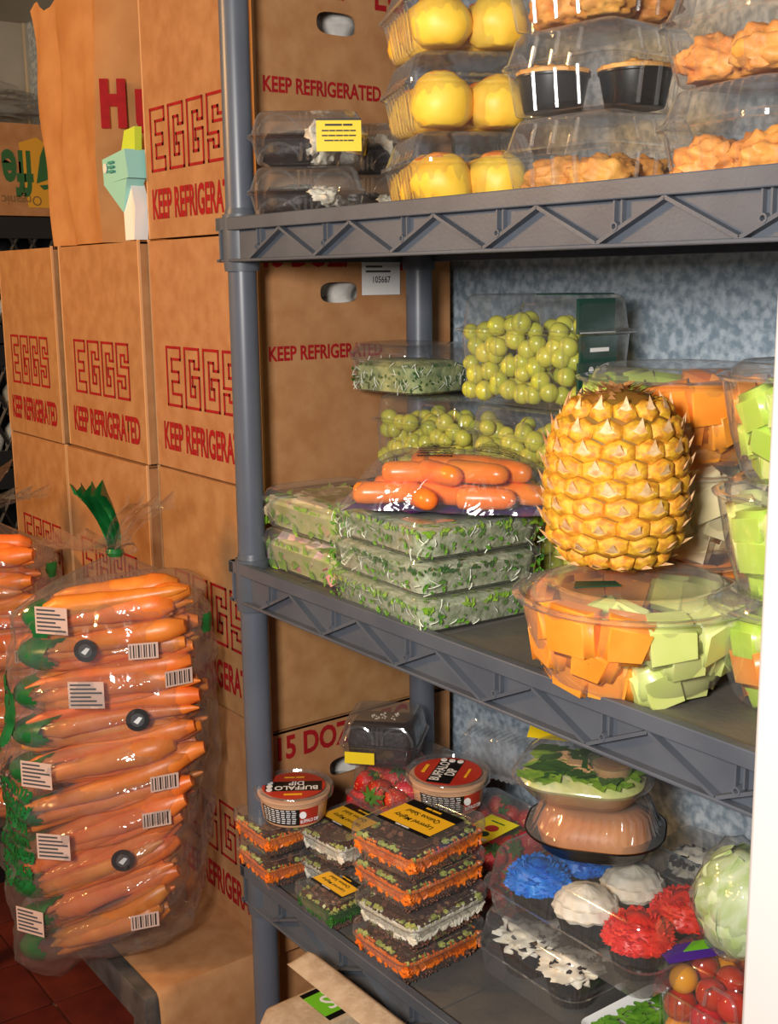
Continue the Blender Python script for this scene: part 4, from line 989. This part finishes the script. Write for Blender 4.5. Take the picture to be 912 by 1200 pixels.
# ------------------------------------------------------------------ pineapple
PX, PY, PZ = XP(722, .062, .19), .062, Z0+.092+.0112
pin = E('pineapple', 'whole golden pineapple without its crown standing on the melon bowl', 'pineapple', (PX, PY, PZ), .3)
PA, PH = .0665, .092
def pbody(t): # t -1..1 -> radius
    return PA*(max(0, 1-abs(t)**3.2))**.5*(1-.04*t)
mb = MB().lathe([(max(.001, pbody(-1+2*i/30)), PH+PH*(-1+2*i/30)) for i in range(31)], 44); O('core', mb, pin, ms='pine_seam')
def eye_mesh():
    mb = MB(); n = 6; rs = []
    for r, z in ((1.0, -.35), (.93, .12), (.78, .40), (.45, .58), (.12, .50)):
        rs.append([(r*math.cos(PI/6+2*PI*i/n)*(.98), r*math.sin(PI/6+2*PI*i/n), z) for i in range(n)])
    mb.rings(rs[:4]); mb.rings(rs[3:], False, True, mi=1); return setm(mb.mesh('eye', True, 50), ['pine_eye', 'pine_mid'])
def bract_mesh():
    mb = MB(); mb.add([(-.60, -.30, .44), (.60, -.30, .44), (.24, .06, .74), (-.24, .06, .74), (0, .78, 1.05), (0, .1, .46), (0, -.46, .46)], [(0, 6, 1, 2, 3), (3, 2, 4), (0, 3, 5), (1, 5, 2), (3, 4, 5), (4, 2, 5)])
    return setm(mb.mesh('bract', True, 30), 'bract')
EYE, BRA = eye_mesh(), bract_mesh()
rowsN = 9
for k in range(rowsN):
    t = -.90+1.80*(k+.5)/rowsN; R_ = pbody(t)
    cnt = 13
    for i in range(cnt):
        a = 2*PI*(i+.5*(k % 2))/cnt+.06*k
        tl = t+.03*math.sin(a*1+.5)
        dr = (pbody(t+.02)-pbody(t-.02))/(.04*PH)
        nrm = Vector((math.cos(a), math.sin(a), -dr)).normalized()
        sz = PI*R_/cnt*1.22; szv = PH*1.80/rowsN*.71
        upv = Vector((0, 0, 1)); tx = upv.cross(nrm).normalized(); ty = nrm.cross(tx)
        Mx = Matrix((tx, ty, nrm)).transposed().to_euler()
        p = Vector((R_*math.cos(a), R_*math.sin(a), PH+PH*t))
        e = O('eye', EYE, pin, p-nrm*.001, Mx, (sz, szv, .0115*random.uniform(.85, 1.15)))
        O('bract', BRA, e, (0, 0, 0), (random.uniform(-.1, .2), 0, random.uniform(-.15, .15)))
mb = MB(); rnd = random.Random(5)
for i in range(110):
    a = rnd.random()*6.28; r = rnd.uniform(.004, .040); c = Vector((r*math.cos(a), r*math.sin(a), PH+PH*(1-(r/PA)**2)**(1/3.2)+.0005)); d = Vector((math.cos(a), math.sin(a), .25))*rnd.uniform(.006, .014); s = Vector((-math.sin(a), math.cos(a), 0))*.0042
    mb.add([c-s, c+s, c+d+Vector((0, 0, rnd.uniform(0, .004)))], [(0, 1, 2)])
O('crown_scar', mb.mesh('crown_scar', False), pin, ms='bract')
tg = tag(O('paper_tag', flat_poly([[(-.022, -.012), (.024, -.006), (.020, .012), (-.018, .010)]], 'green_dark', th=.0012), None, (PX+.035, PY-.062, Z0+.1045), (0, 0, .9)), 'small dark green paper tag lying on the melon bowl lid', 'tag')

# ================================================================== bottom shelf
B0 = DB+.0005
QPI = .047
def qlayers(seed, kind):
    out = []
    W0, D0 = .084, .106
    body = setm(shell([(.003, W0*1.04, D0*1.04, .012), (.016, W0*1.13, D0*1.10, .014), (.017, W0*.9, D0*.9, .01)], 5, True, True, 'quinoa'), 'quinoa')
    out.append(('quinoa', body))
    mb = rand_on_walls(620, W0*1.11, D0*1.09, .003, .019, seed, .0013, sh_grain); rand_on_top(mb, 40, W0, D0, .018, seed, .0014, sh_grain)
    out.append(('quinoa_grains', setm(mb.mesh('quinoa_grains', False), 'grain')))
    mid = {'carrot': 'shred', 'feta': 'feta', 'green': 'leaf_dark'}[kind]
    out.append(('vegetable_layer', setm(shell([(.0135, W0*1.13, D0*1.10, .014), (.031, W0*1.215, D0*1.17, .016), (.030, W0*.8, D0*.8, .01)], 5, True, True, 'layer'), mid)))
    mb = rand_on_walls(460, W0*1.175, D0*1.145, .0155, .031, seed+2, .0055, sh_stick)
    out.append(('shreds', setm(mb.mesh('shreds', True), mid)))
    topm = 'cucumber'
    out.append(('top_layer', setm(shell([(.027, W0*1.15, D0*1.12, .014), (.034, W0*1.20, D0*1.17, .016), (.036, W0*.9, D0*.9, .01)], 5, True, True, 'top'), 'quinoa')))
    mb = rand_on_walls(90, W0*1.17, D0*1.14, .029, .036, seed+4, .0055, sh_cube)
    out.append(('diced_cucumber', setm(mb.mesh('diced_cucumber', True, 30), topm)))
    mb = rand_on_top(MB(), 60, W0, D0, .037, seed+5, .006, sh_cube)
    out.append(('topping', setm(mb.mesh('topping', True, 30), 'grain')))
    return out
QF = {k: qlayers(i*11+2, k) for i, k in enumerate(('carrot', 'feta', 'green'))}
QLAB = [('Layered Mighty', .0125, 0, .012, 'label_black', .85), ('Quinoa Salad', .0125, 0, -.006, 'label_black', .85)]
def qbox(x, y, z, rz, label, kind='carrot', lab_=None, sc=(1, 1, 1), lrot=PI):
    r = inst('quinoa', 'salad_box', label, 'container', (x, y, z), rz, 'layered quinoa salads'); r.scale = sc
    for nm, me in QF[kind]:
        o = O(nm, me, r); o['kind'] = 'stuff'
    if lab_:
        l = label_part(r, .088, .070, (-.004, .006, .0475), (0, 0, lrot), 'label_black', [] if lab_ == 2 else QLAB, None)
        O('label_band', flat_poly([rect(-.044, -.018, .044, .028)], 'label_gold', 'band', .0008), l)
        O('lettering', text_mesh('Salad Co.', .007, .85, 0, ms='label_gold'), l, (0, -.026, .0012)); O('lettering', text_mesh('PROTEIN POWER', .004, .9, 0, ms='label_white'), l, (0, .0315, .0012))
    return r
FL4 = ('bottom', 'second', 'third', 'top')
mx, my = .319, .045
for k in range(4):
    qbox(mx+(.0, .004, -.003, .005)[k], my+(.0, .002, .004, -.002)[k], B0+QPI*k, .06+(-.02, .05, .0, .08)[k], 'layered quinoa salad box, %s of the stack of four' % FL4[k], ('carrot', 'feta', 'carrot', 'carrot')[k], 1 if k >= 2 else None, (1, 1, 1), PI+PI/2*0)
qx, qy = XP(331, .022, -.44), .022
for k in range(2): qbox(qx-.004*k, qy+.002, B0+QPI*k, .05*k-.05, 'layered quinoa salad box under the dip tub at the post, %s' % ('lower' if k == 0 else 'upper'), 'carrot', None, (.88, .80, 1))
qx2, qy2 = XP(410, .085, -.44), .088
for k in range(2): qbox(qx2, qy2, B0+QPI*k, .10, 'layered quinoa salad box behind the small salad box, %s of two' % ('lower' if k == 0 else 'upper'), 'feta', 1 if k else None, (.88, .88, 1))
qbox(XP(395, .018, -.45), .018, B0, .04, 'small dark green salad box with yellow label standing low at the shelf edge', 'green', 1, (.78, .62, .92))

# dip tubs
TUBH = .050
TUB = setm(MB().lathe([(.0, .0015), (.042, .0015), (.044, .004), (.049, .036), (.0515, .038), (.0515, .041), (.0495, .0415), (0, .0412)], 48).mesh('tub'), 'dip')
TLID = pl(MB().lathe([(.053, .036), (.056, .037), (.0565, .046), (.055, .0485), (.0525, .0485), (.051, .045), (.0, .0448)], 56, wob=lambda a, z: .0005*math.sin(a*40)).mesh('lid'))
def cyl_patch(r0, r1, z0, z1, a0, a1, ms):
    mb = MB(); n = 24; mb.rings([[(r*math.cos(a0+(a1-a0)*i/n), r*math.sin(a0+(a1-a0)*i/n), z) for i in range(n+1)] for r, z in ((r0, z0), (r1, z1))], closed=False); return setm(mb.mesh('side_label'), ms)
def disc(r, ms, th=.0006, n=36): return flat_poly([[(r*math.cos(2*PI*i/n), r*math.sin(2*PI*i/n)) for i in range(n)]], ms, 'disc', th)
def dip_tub(x, y, z, rz, label, tr, sc=1):
    r = E('dip_tub', label, 'tub', (x, y, z), 0, 'dip tubs'); r.scale = (sc,)*3
    O('tub', TUB, r); O('lid', TLID, r)
    d = O('lid_label', disc(.045, 'label_red'), r, (0, 0, .0455), (0, 0, tr))
    O('label_band', flat_poly([[(-.040, -.013), (.040, -.013), (.040, .019), (-.040, .019)]], 'label_black', 'band', .0008), d)
    O('lettering', text_mesh('BUFFALO', .0185, .80, .022, ms='label_white'), d, (-.004, .0095, .0014)); O('lettering', text_mesh('DIP', .0185, .80, .022, ms='label_white'), d, (-.004, -.006, .0014))
    for k in range(3): O('badge', disc(.0045, 'label_white', .0012, 14), d, (.034, -.008+.0115*k, .0004))
    O('lettering', text_mesh("chef's", .010, .85, 0, ms='label_gold'), d, (.0, .031, .0009)); O('lettering', text_mesh('made fresh', .007, .85, 0, ms='label_gold'), d, (.0, -.027, .0009))
    ca = math.atan2(CAM.y-y, CAM.x-x)+rz
    def rz_(z_): return .0447+(z_-.004)*.005/.032
    s = O('side_label', cyl_patch(rz_(.006), rz_(.031), .006, .031, ca-1.15, ca+.15, 'label_black'), r)
    mb = MB()
    for q in range(7):
        zq = .009+.0032*q
        for w in range(7):
            a0 = ca-1.05+.16*w+.01*(q % 3); mb.rings([[((rz_(zz)+.0005)*math.cos(a), (rz_(zz)+.0005)*math.sin(a), zz) for a in (a0, a0+.06, a0+.115)] for zz in (zq, zq+.0014)], closed=False)
    O('fine_print', setm(mb.mesh('fine_print'), 'label_white'), s)
    O('side_label', cyl_patch(rz_(.006), rz_(.031), .006, .031, ca+.15, ca+.75, 'label_red'), r)
    bd = O('badge', disc(.005, 'label_white', .0010, 16), r, ((rz_(.022)+.0006)*math.cos(ca+.24), (rz_(.022)+.0006)*math.sin(ca+.24), .022), (PI/2-.15, 0, ca+.24+PI/2))
    O('lettering', text_mesh('BUFFALO DIP', .0062, .75, .02, ms='label_white'), r, ((rz_(.012)+.0009)*math.cos(ca+.45), (rz_(.012)+.0009)*math.sin(ca+.45), .012), (PI/2-.15, 0, ca+.45+PI/2))
    return r
dip_tub(XP(345, .03, -.36), .030, B0+QPI*2+.0015, 0, 'tub of buffalo dip on the quinoa boxes at the post', math.radians(56)+PI, 1.02)
# strawberries
STR = []
for i in range(3):
    prof = [(0, -.021), (.006, -.0195), (.0125, -.012), (.0175, .0), (.0185, .008), (.015, .0155), (.006, .0185), (0, .018)]
    me = MB().lathe(prof, 16, wob=lambda a, z: .0016*math.sin(a*2+i)+.0006*math.sin(a*7+z*900)).mesh('berry', True, 80); STR.append(setm(me, 'strawberry'))
mb = MB()
for i in range(7):
    a = 2*PI*i/7; d = Vector((math.cos(a), math.sin(a), 0)); s = Vector((-math.sin(a), math.cos(a), 0))*.0032
    mb.add([Vector((0, 0, .019))-s, Vector((0, 0, .019))+s, d*.010+s+Vector((0, 0, .0205)), d*.018+Vector((0, 0, .017)), d*.010-s+Vector((0, 0, .0205))], [(0, 1, 2, 3, 4)])
mb.tube([(0, 0, .018), (.002, 0, .028)], .0015, 5); CAL = setm(mb.mesh('calyx', False), 'calyx')
def berry(p, label, group, rnd):
    r = E('strawberry', label, 'strawberry', p, rot=(rnd.uniform(-2.4, 2.4), rnd.uniform(-1, 1), rnd.uniform(0, 6)), group=group); s = rnd.uniform(.88, 1.12); r.scale = (s,)*3
    O('fruit', STR[rnd.randrange(3)], r); O('calyx', CAL, r)
P('berries', *grapebox(.165, .18, .118)); P('berries_small', *grapebox(.135, .17, .145))
def berry_box(x, y, z, w, d, kind, where, label, seed):
    rnd = random.Random(seed); b = inst(kind, 'strawberry_box', label, 'container', (x, y, z), 0, 'strawberry boxes')
    p = .036; k = 0; zz = .022
    while zz < (.125 if kind == 'berries_small' else .098):
        for i in range(int(w/p)+1):
            for j in range(int(d/p)+1):
                fx = -w/2+.004+i*p+(.012 if (j+k) % 2 else 0); fy = -d/2+.004+j*p
                if fx > w/2 or fy > d/2: continue
                if not (fy < -d/2+p*1.1 or fx > w/2-p*1.1 or zz > .074): continue
                berry((x+fx+rnd.uniform(-.003, .003), y+fy+rnd.uniform(-.003, .003), z+zz), 'red strawberry in the box '+where, 'strawberries '+where, rnd)
        zz += .030; k += 1
    return b
SLx, SLy = .085, .222; SRx, SRy = .247, .222
berry_box(SLx, SLy, B0, .110, .140, 'berries_small', 'under the chocolate cake box', 'clear box of strawberries under the chocolate cake box', 81)
sb = berry_box(SRx, SRy, B0, .136, .150, 'berries', 'with the yellow label', 'clear box of strawberries with yellow label, under the dip tub', 82)
yl = label_part(sb, .050, .075, (.038, -.030, .1185), (0, 0, .15), 'label_lemon', [('CHICKEN SALAD', .006, .0, .022, 'green_text', .6)]); O('picture', flat_poly([[(.012*math.cos(i*PI/6)*.8, .010*math.sin(i*PI/6)) for i in range(12)]], 'label_red', th=.0009), yl, (.004, .004, 0)); O('badge', disc(.008, 'green_dark', .0009, 16), yl, (.006, -.016, 0)); O('barcode', flat_poly([rect(-.022, -.036, .022, -.026)], 'label_white', th=.0008), yl)
dip_tub(XP(522, .195, -.33), .200, B0+.1185, .3, 'tub of buffalo dip on the strawberry box', math.radians(125), 1.08)
# chocolate cake box
P('chocbox', *plainshell(.135, .125, .072, .034, .016, False)); PARTS['chocbox'] = tuple(PARTS['chocbox'])+tuple(arc_emboss(.135, .125, .037, .026))
chx, chy = XP(451, .195, -.30), .195
cbx = inst('chocbox', 'cake_clamshell', 'clear clamshell of crumb-topped chocolate cake on the strawberry box', 'container', (chx, chy, B0+.1455), math.radians(42)); cbx.scale = (.90, .90, 1)
label_part(cbx, .050, .018, (-.03, -.0605, .016), (PI/2, 0, 0), 'label_yellow')
ck = E('chocolate_cake', 'dark glossy chocolate cake with white crumbs in the clamshell', 'cake', (chx, chy, B0+.1455+.0045), math.radians(42)); ck.scale = (.9, .9, 1)
O('cake', setm(shell([(0, .105, .095, .014), (.030, .110, .100, .016), (.050, .104, .094, .02), (.0535, .08, .07, .02)], 6, True, True, 'cake'), 'choco'), ck)
mb = rand_on_top(MB(), 26, .045, .03, .0545, 4, .0022, sh_grain); o = O('crumbs', mb.mesh('crumbs', False), ck, (0, .012, 0), ms='crumb'); o['kind'] = 'stuff'
# ribbed tray on its side against the back
mb = shell([(0, .125, .085, .014), (.002, .118, .078, .012), (.003, .112, .072, .012, .004), (.034, .102, .062, .010, .004), (.036, .094, .054, .01)], 5, False, True, name='tray', pitch=.011)
tx_ = XP(585, .31, -.30)
tro = O('plastic_tray', setm(mb, 'tray_plastic'), None, (tx_, .315, B0+.1185+.0435), (PI/2-.12, 0, math.radians(16)))
tag(tro, 'empty ribbed clear plastic tray standing upright behind the strawberry box', 'tray')
# cupcakes
WRAP = setm(MB().lathe([(.0, .001), (.024, .001), (.0245, .002), (.0325, .034), (.033, .034), (.031, .032)], 72, wob=lambda a, z: .0013*(1 if math.sin(a*36) > 0 else -.2)).mesh('liner', True, 20), 'liner')
CAKE = setm(MB().lathe([(.031, .030), (.0325, .036), (.030, .042), (.018, .046), (.0, .047)], 24).mesh('cake'), 'choco')
def frost(seed, spiky, r0=.0385, h=.030):
    rnd = random.Random(seed); mb = MB(); n = 48; rs = []
    for j in range(13):
        t = j/12; r = r0*math.cos(t*PI/2)**.55*(1 if t > .08 else .93); z = .036+h*t
        rs.append([((r+(.0022*math.sin(i*2*PI*12/n+t*9)+.0028*noise.noise(Vector((math.cos(i*.131)*4, math.sin(i*.131)*4, t*6+seed))))*(1-t*.8))*math.cos(2*PI*i/n), (r+(.0022*math.sin(i*2*PI*12/n+t*9))*(1-t*.8))*math.sin(2*PI*i/n), z+.0022*math.sin(t*20)) for i in range(n)])
    mb.rings(rs, True, True)
    if spiky:
        for q in range(260):
            a = rnd.random()*6.28; t = rnd.random()**1.3*.9; r = r0*math.cos(t*PI/2)**.55*.94; c = Vector((r*math.cos(a), r*math.sin(a), .037+h*t))
            d = Vector((math.cos(a), math.sin(a), .35+t-.4*(t < .15))).normalized()*rnd.uniform(.003, .0065); s = Vector((-math.sin(a), math.cos(a), rnd.uniform(-.6, .6)))*.0048
            mb.add([c-s, c+s, c+d, c+Vector((0, 0, .003))], [(0, 1, 2), (1, 3, 2), (3, 0, 2)])
    return mb.mesh('frosting', True, 50)
FR = {k: [setm(frost(i*5+q, k != 'cream_frost' or i == 0), k) for i in range(2)] for q, k in enumerate(('blue_frost', 'cream_frost', 'red_frost'))}
OREO = []
for i in range(3):
    OREO.append((setm(blob('frosting', (.034, .034, .013), 4, .55, 3.2, i+2).copy(), 'cream_frost'), setm(rand_on_top(MB(), 34, .048, .048, .0, i, .008, sh_cube).mesh('cookie_crumbs', False), 'choco')))
def cupcake(x, y, z, label, group, kind, i=0, sc=1):
    r = E('cupcake', label, 'cupcake', (x, y, z), random.random()*6, group); r.scale = (sc, sc, sc)
    O('liner', WRAP, r); O('cake', CAKE, r)
    if kind == 'oreo':
        O('frosting', OREO[i % 3][0], r, (0, 0, .043)); o = O('cookie_crumbs', OREO[i % 3][1], r, (0, 0, .050)); o['kind'] = 'stuff'
    else: O('frosting', FR[kind][i % 2], r)
def cupbox(w, d, h):
    rim = .040
    base = shell([(.001, w*.90, d*.88, .02), (.004, w*.92, d*.90, .022), (rim-.003, w*.96, d*.95, .026), (rim-.002, w*1.0, d*1.0, .028), (rim, w*1.0, d*1.0, .028)], 6, True, name='base')
    lid = shell([(rim+.0006, w*1.0, d*1.0, .028), (rim+.003, w*.99, d*.99, .028), (rim+.004, w*.95, d*.94, .026), (h-.010, w*.90, d*.88, .024), (h-.002, w*.86, d*.83, .022), (h-.0008, w*.80, d*.76, .02)], 6, False, True, name='lid')
    return ('base', pl(base)), ('lid', pl(lid))
P('cup', *cupbox(.186, .185, .084)); P('cup2', *cupbox(.278, .190, .090))
CUX, CUY = .515, .170
inst('cup', 'cupcake_clamshell', 'clear clamshell of cookies-and-cream cupcakes under the coloured ones', 'container', (.471, CUY, B0), .0)
inst('cup2', 'cupcake_clamshell', 'clear clamshell of blue, white and red frosted cupcakes', 'container', (CUX+.012, CUY+.006, B0+.0845), .0)
for i in range(3):
    for j in range(2):
        if i < 2: cupcake(.471-.040+.080*i, CUY-.040+.079*j, B0+.004, 'chocolate cupcake with white cookie cream in the lower clamshell', 'cookie cream cupcakes', 'oreo', i+j)
        kk = ('blue_frost', 'cream_frost', 'red_frost')[i]
        cupcake(CUX-.068+.081*i, CUY-.036+.080*j, B0+.0845+.004, '%s frosted chocolate cupcake in the upper clamshell, %s row' % (('blue', 'white', 'red')[i], 'shelf-edge' if j == 0 else 'rear'), 'blue, white and red cupcakes', kk, j if i != 1 else 1, 1.04)
# pie in a black tray and the salad bowl on it
dz = B0+.0845+.0905
dpx, dpy = XP(697, .19, -.27), .192
pt_ = E('domed_tray', 'black oval tray with ribbed clear dome over an orange pie', 'container', (dpx, dpy, dz), math.radians(38))
O('tray', setm(shell([(.001, .125, .105, .045), (.004, .132, .112, .048), (.020, .150, .130, .054), (.024, .168, .148, .06), (.027, .170, .150, .062), (.024, .160, .140, .056), (.008, .136, .116, .05)], 10, True, True, 'tray'), 'dark_black'), pt_)
O('dome', setm(shell([(.027, .166, .146, .058), (.030, .158, .138, .055), (.033, .152, .132, .052, .0045), (.056, .132, .112, .046, .0045), (.062, .118, .098, .04), (.064, .10, .08, .034)], 10, False, True, name='dome', pitch=.013), 'plastic_hazy'), pt_)
tag(O('pie', setm(shell([(.010, .130, .110, .045), (.028, .140, .120, .05), (.042, .122, .102, .044), (.048, .10, .08, .036), (.049, .06, .05, .02)], 10, True, True, 'pie'), 'pumpkin'), None, (dpx, dpy, dz), (0, 0, math.radians(38))), 'smooth orange pie under the ribbed clear dome', 'pie')
sbz = dz+.0645
sbx_, sby_ = XP(682, .175, -.19), .178
sbo = E('salad_bowl', 'clear lidded bowl of leafy chicken salad on the domed pie tray', 'container', (sbx_, sby_, sbz), math.radians(35))
O('bowl', pl(shell([(.001, .115, .085, .036), (.003, .122, .092, .04), (.026, .160, .130, .052), (.028, .168, .138, .056), (.031, .168, .138, .056)], 9, True, name='bowl')), sbo)
O('lid', pl(shell([(.0315, .170, .140, .056), (.034, .168, .138, .056), (.040, .158, .128, .052), (.056, .136, .106, .046), (.0615, .112, .084, .038), (.062, .09, .06, .03)], 9, False, True, name='lid')), sbo)
g = O('greens', setm(shell([(.004, .112, .082, .034), (.026, .148, .118, .046), (.034, .13, .10, .04), (.036, .08, .06, .03)], 7, True, True, 'greens'), 'lettuce_pale'), sbo); g['kind'] = 'stuff'
mb = rand_on_top(MB(), 130, .13, .10, .036, 3, .016, sh_leaf); 
o = O('lettuce_leaves', mb.mesh('lettuce_leaves', False), sbo, ms='leaf_bright'); o['kind'] = 'stuff'
mb = rand_on_top(MB(), 50, .11, .08, .040, 9, .016, sh_leaf); o = O('dark_leaves', mb.mesh('dark_leaves', False), sbo, ms='leaf_dark'); o['kind'] = 'stuff'
mb = rand_on_top(MB(), 16, .08, .07, .040, 12, .018, sh_cube); o = O('chicken_pieces', mb.mesh('chicken_pieces', True, 30), sbo, ms='chicken'); o['kind'] = 'stuff'
O('dressing_cup', pl(MB().lathe([(.022, 0), (.026, .016), (.029, .017), (.029, .020), (.024, .021), (.0, .021)], 24).mesh('dressing_cup')), sbo, (.036, -.012, .038)); O('dressing', setm(MB().lathe([(0, .001), (.021, .001), (.024, .012), (0, .012)], 20).mesh('dressing'), 'chicken'), sbo, (.036, -.012, .038))
label_part(sbo, .120, .026, (-.015, .036, .0622), (.35, 0, 0), 'label_yellow', [('CHICKEN SALAD', .009, 0, 0, 'label_black', .8)])
# cake box at the back, lettuce, tomatoes, white tray
bkx, bky = XP(806, .316, -.42), .316
for k in range(2):
    bk = inst('box14', 'cake_clamshell', 'clear clamshell of black and white cookie cake behind the cupcakes, %s of two' % ('lower' if k == 0 else 'upper'), 'container', (bkx+.010, bky, B0+.0815*k), .1); bk.scale = (.62, .62, 1)
    cc = E('cookie_cake', 'black and white cookie cream cake in the %s rear clamshell' % ('lower' if k == 0 else 'upper'), 'cake', (bkx+.010, bky, B0+.0815*k+.004), .1); cc.scale = (.62, .62, 1)
    O('cake', setm(shell([(0, .10, .10, .02), (.034, .105, .105, .024), (.036, .08, .08, .02)], 6, True, True, 'cake'), 'choco'), cc); O('frosting', setm(blob('frosting', (.05, .05, .016), 4, .4, 3, 3+k), 'cream_frost'), cc, (0, 0, .045))
    mb = rand_on_top(MB(), 60, .09, .09, .056, 6+k, .009, sh_cube); o = O('cookie_crumbs', mb.mesh('cookie_crumbs', False), cc, ms='choco'); o['kind'] = 'stuff'
tmx, tmy = XP(856, .198, -.40), .198
P('tomatobox', *grapebox(.118, .125, .128))
tb = inst('tomatobox', 'tomato_box', 'clear clamshell of red and yellow tomatoes with green and purple label', 'container', (tmx, tmy, B0), .0)
rnd = random.Random(31); TOM = [setm(blob('tomato', (.0205, .0205, .019), 3, .02, 1, 1), 'tomato'), setm(blob('tomato', (.019, .019, .0185), 3, .02, 1, 2), 'tomato_gold')]
for k in range(3):
    for i in range(3):
        for j in range(3):
            if not (j == 0 or i == 2 or k == 2): continue
            gold = (i+2*j+k*2) % 4 == 0
            tag(O('tomato', TOM[1 if gold else 0], None, (tmx-.036+.036*i+rnd.uniform(-.003, .003), tmy-.038+.037*j, B0+.024+.033*k), (rnd.random()*3, rnd.random()*3, 0), rnd.uniform(.84, .95)), ('golden' if gold else 'shiny red')+' small tomato in the tomato clamshell', 'tomato', 'golden tomatoes' if gold else 'red tomatoes')
lb = O('label', flat_poly([rect(-.055, -.016, .055, .016)], 'purple_film', 'label'), tb, (-.018, -.020, .1285), (0, 0, 1.2)); O('label_band', flat_poly([[(-.03, -.0), (.055, -.004), (.055, .016), (-.01, .016)]], 'carton_green', 'band', .0009), lb); O('label_band', flat_poly([rect(.02, .006, .03, .016), rect(.034, .004, .044, .016)], 'label_white', 'band', .0012), lb)
lex, ley = XP(876, .20, -.28), .202
le = E('wrapped_lettuce', 'pale green lettuce head in clear film on the tomato clamshell', 'lettuce', (lex, ley, B0+.129))
O('head', setm(blob('head', (.056, .052, .060), 4, .16, 2.2, 4), 'cabbage'), le, (0, 0, .060))
mb = MB()
for q in range(9):
    a = q*.72; vs = []; n_ = 8
    for j in range(n_+1):
        ph = -1.1+2.3*j/n_
        for s_ in (-1, -.5, 0, .5, 1):
            a2 = a+s_*.42; rr2 = .058*math.cos(ph)*(1+.05*math.sin(5*s_+j)); vs.append((rr2*math.cos(a2), rr2*.95*math.sin(a2), .060+.062*math.sin(ph)+.003*abs(s_)))
    mb.add(vs, [(j*5+i, j*5+i+1, (j+1)*5+i+1, (j+1)*5+i) for j in range(n_) for i in range(4)])
O('outer_leaves', mb.mesh('outer_leaves'), le, ms='cabbage')
O('film', setm(blob('film', (.062, .058, .068), 4, .22, 3, 9), 'film'), le, (0, 0, .062), scale=(1, 1, .98))
wx = XP(752, .085, -.44)
wt = E('foam_tray', 'white foam tray of greens between the cookie cupcakes and the tomatoes', 'tray', (.620, .130, B0), .0)
O('tray', setm(shell([(.0, .050, .11, .01), (.003, .054, .115, .012), (.036, .066, .130, .014), (.038, .072, .136, .016), (.035, .062, .126, .012), (.006, .05, .11, .01)], 5, True, True, 'tray'), 'foam_white'), wt)
o = O('greens', rand_on_top(MB(), 120, .052, .116, .032, 2, .010, sh_leaf).mesh('greens', False), wt, ms='leaf'); o['kind'] = 'stuff'

# ================================================================== egg cartons on the lowest shelf
def carton_half(ws, ds, h, up):
    mb = MB(); n = 60; m = 26; vs = []
    for j in range(m+1):
        for i in range(n+1):
            u, v = i/n, j/m; x = (u-.5)*ws; y = (v-.5)*ds
            e = min(u, 1-u)*ws/.012; e2 = min(v, 1-v)*ds/.012; k = min(1, e)*min(1, e2)
            c = .5+.5*math.cos(2*PI*(u*6)); c2 = .5+.5*math.cos(2*PI*v*2)
            z = h*k*(1-.30*max(c*.8, c2*.5)*k)
            vs.append((x, y, z if up else -z))
    mb.add(vs, [(j*(n+1)+i, j*(n+1)+i+1, (j+1)*(n+1)+i+1, (j+1)*(n+1)+i) for j in range(m) for i in range(n)])
    return setm(mb.mesh("half"), "pulp")
CBASE = carton_half(.29, .105, .036, False); CLID = setm(shell([(0, .292, .107, .012), (.006, .288, .103, .014), (.028, .276, .091, .016), (.031, .262, .078, .016)], 5, False, True, 'lid'), 'pulp')
CLIP = setm(shell([(0, .292, .107, .012), (.001, .284, .099, .012)], 5, name='lip'), 'pulp')
ECX, ECY, ECR = .170, .055, math.radians(-97)
zz0 = DL+.0005
nst = 5; ep = .068
for k in range(nst):
    r = E('egg_carton', 'grey-brown pulp egg carton, %s of the stack on the lowest shelf' % ('bottom', 'second', 'third', 'fourth')[k] if k < nst-1 else 'pulp egg carton with bright green and black EGGS label', 'carton', (ECX, ECY, zz0+ep*k), ECR+.04*k, 'egg cartons')
    O('base', CBASE, r, (0, 0, .036)); O('lid', CLID, r, (0, 0, .0365))
    if k == nst-1:
        l = label_part(r, .20, .072, (-.02, 0, .0678), (0, 0, 0), 'label_black', [('EGGS', .046, .038, .0, 'label_white', .85)], [(-.36, .36, 'carton_green')]); O('badge', disc(.012, 'label_white', .0014, 20), l, (.06, -.022, .0))
lid = O('open_carton_lid', CLID.copy(), None, (.366, -.060, zz0+ep*nst+.082), (math.radians(-47), .0, math.radians(1)))
tag(lid, 'loose pulp egg carton lid tilted against the shelf rail over the green-labelled carton', 'carton')
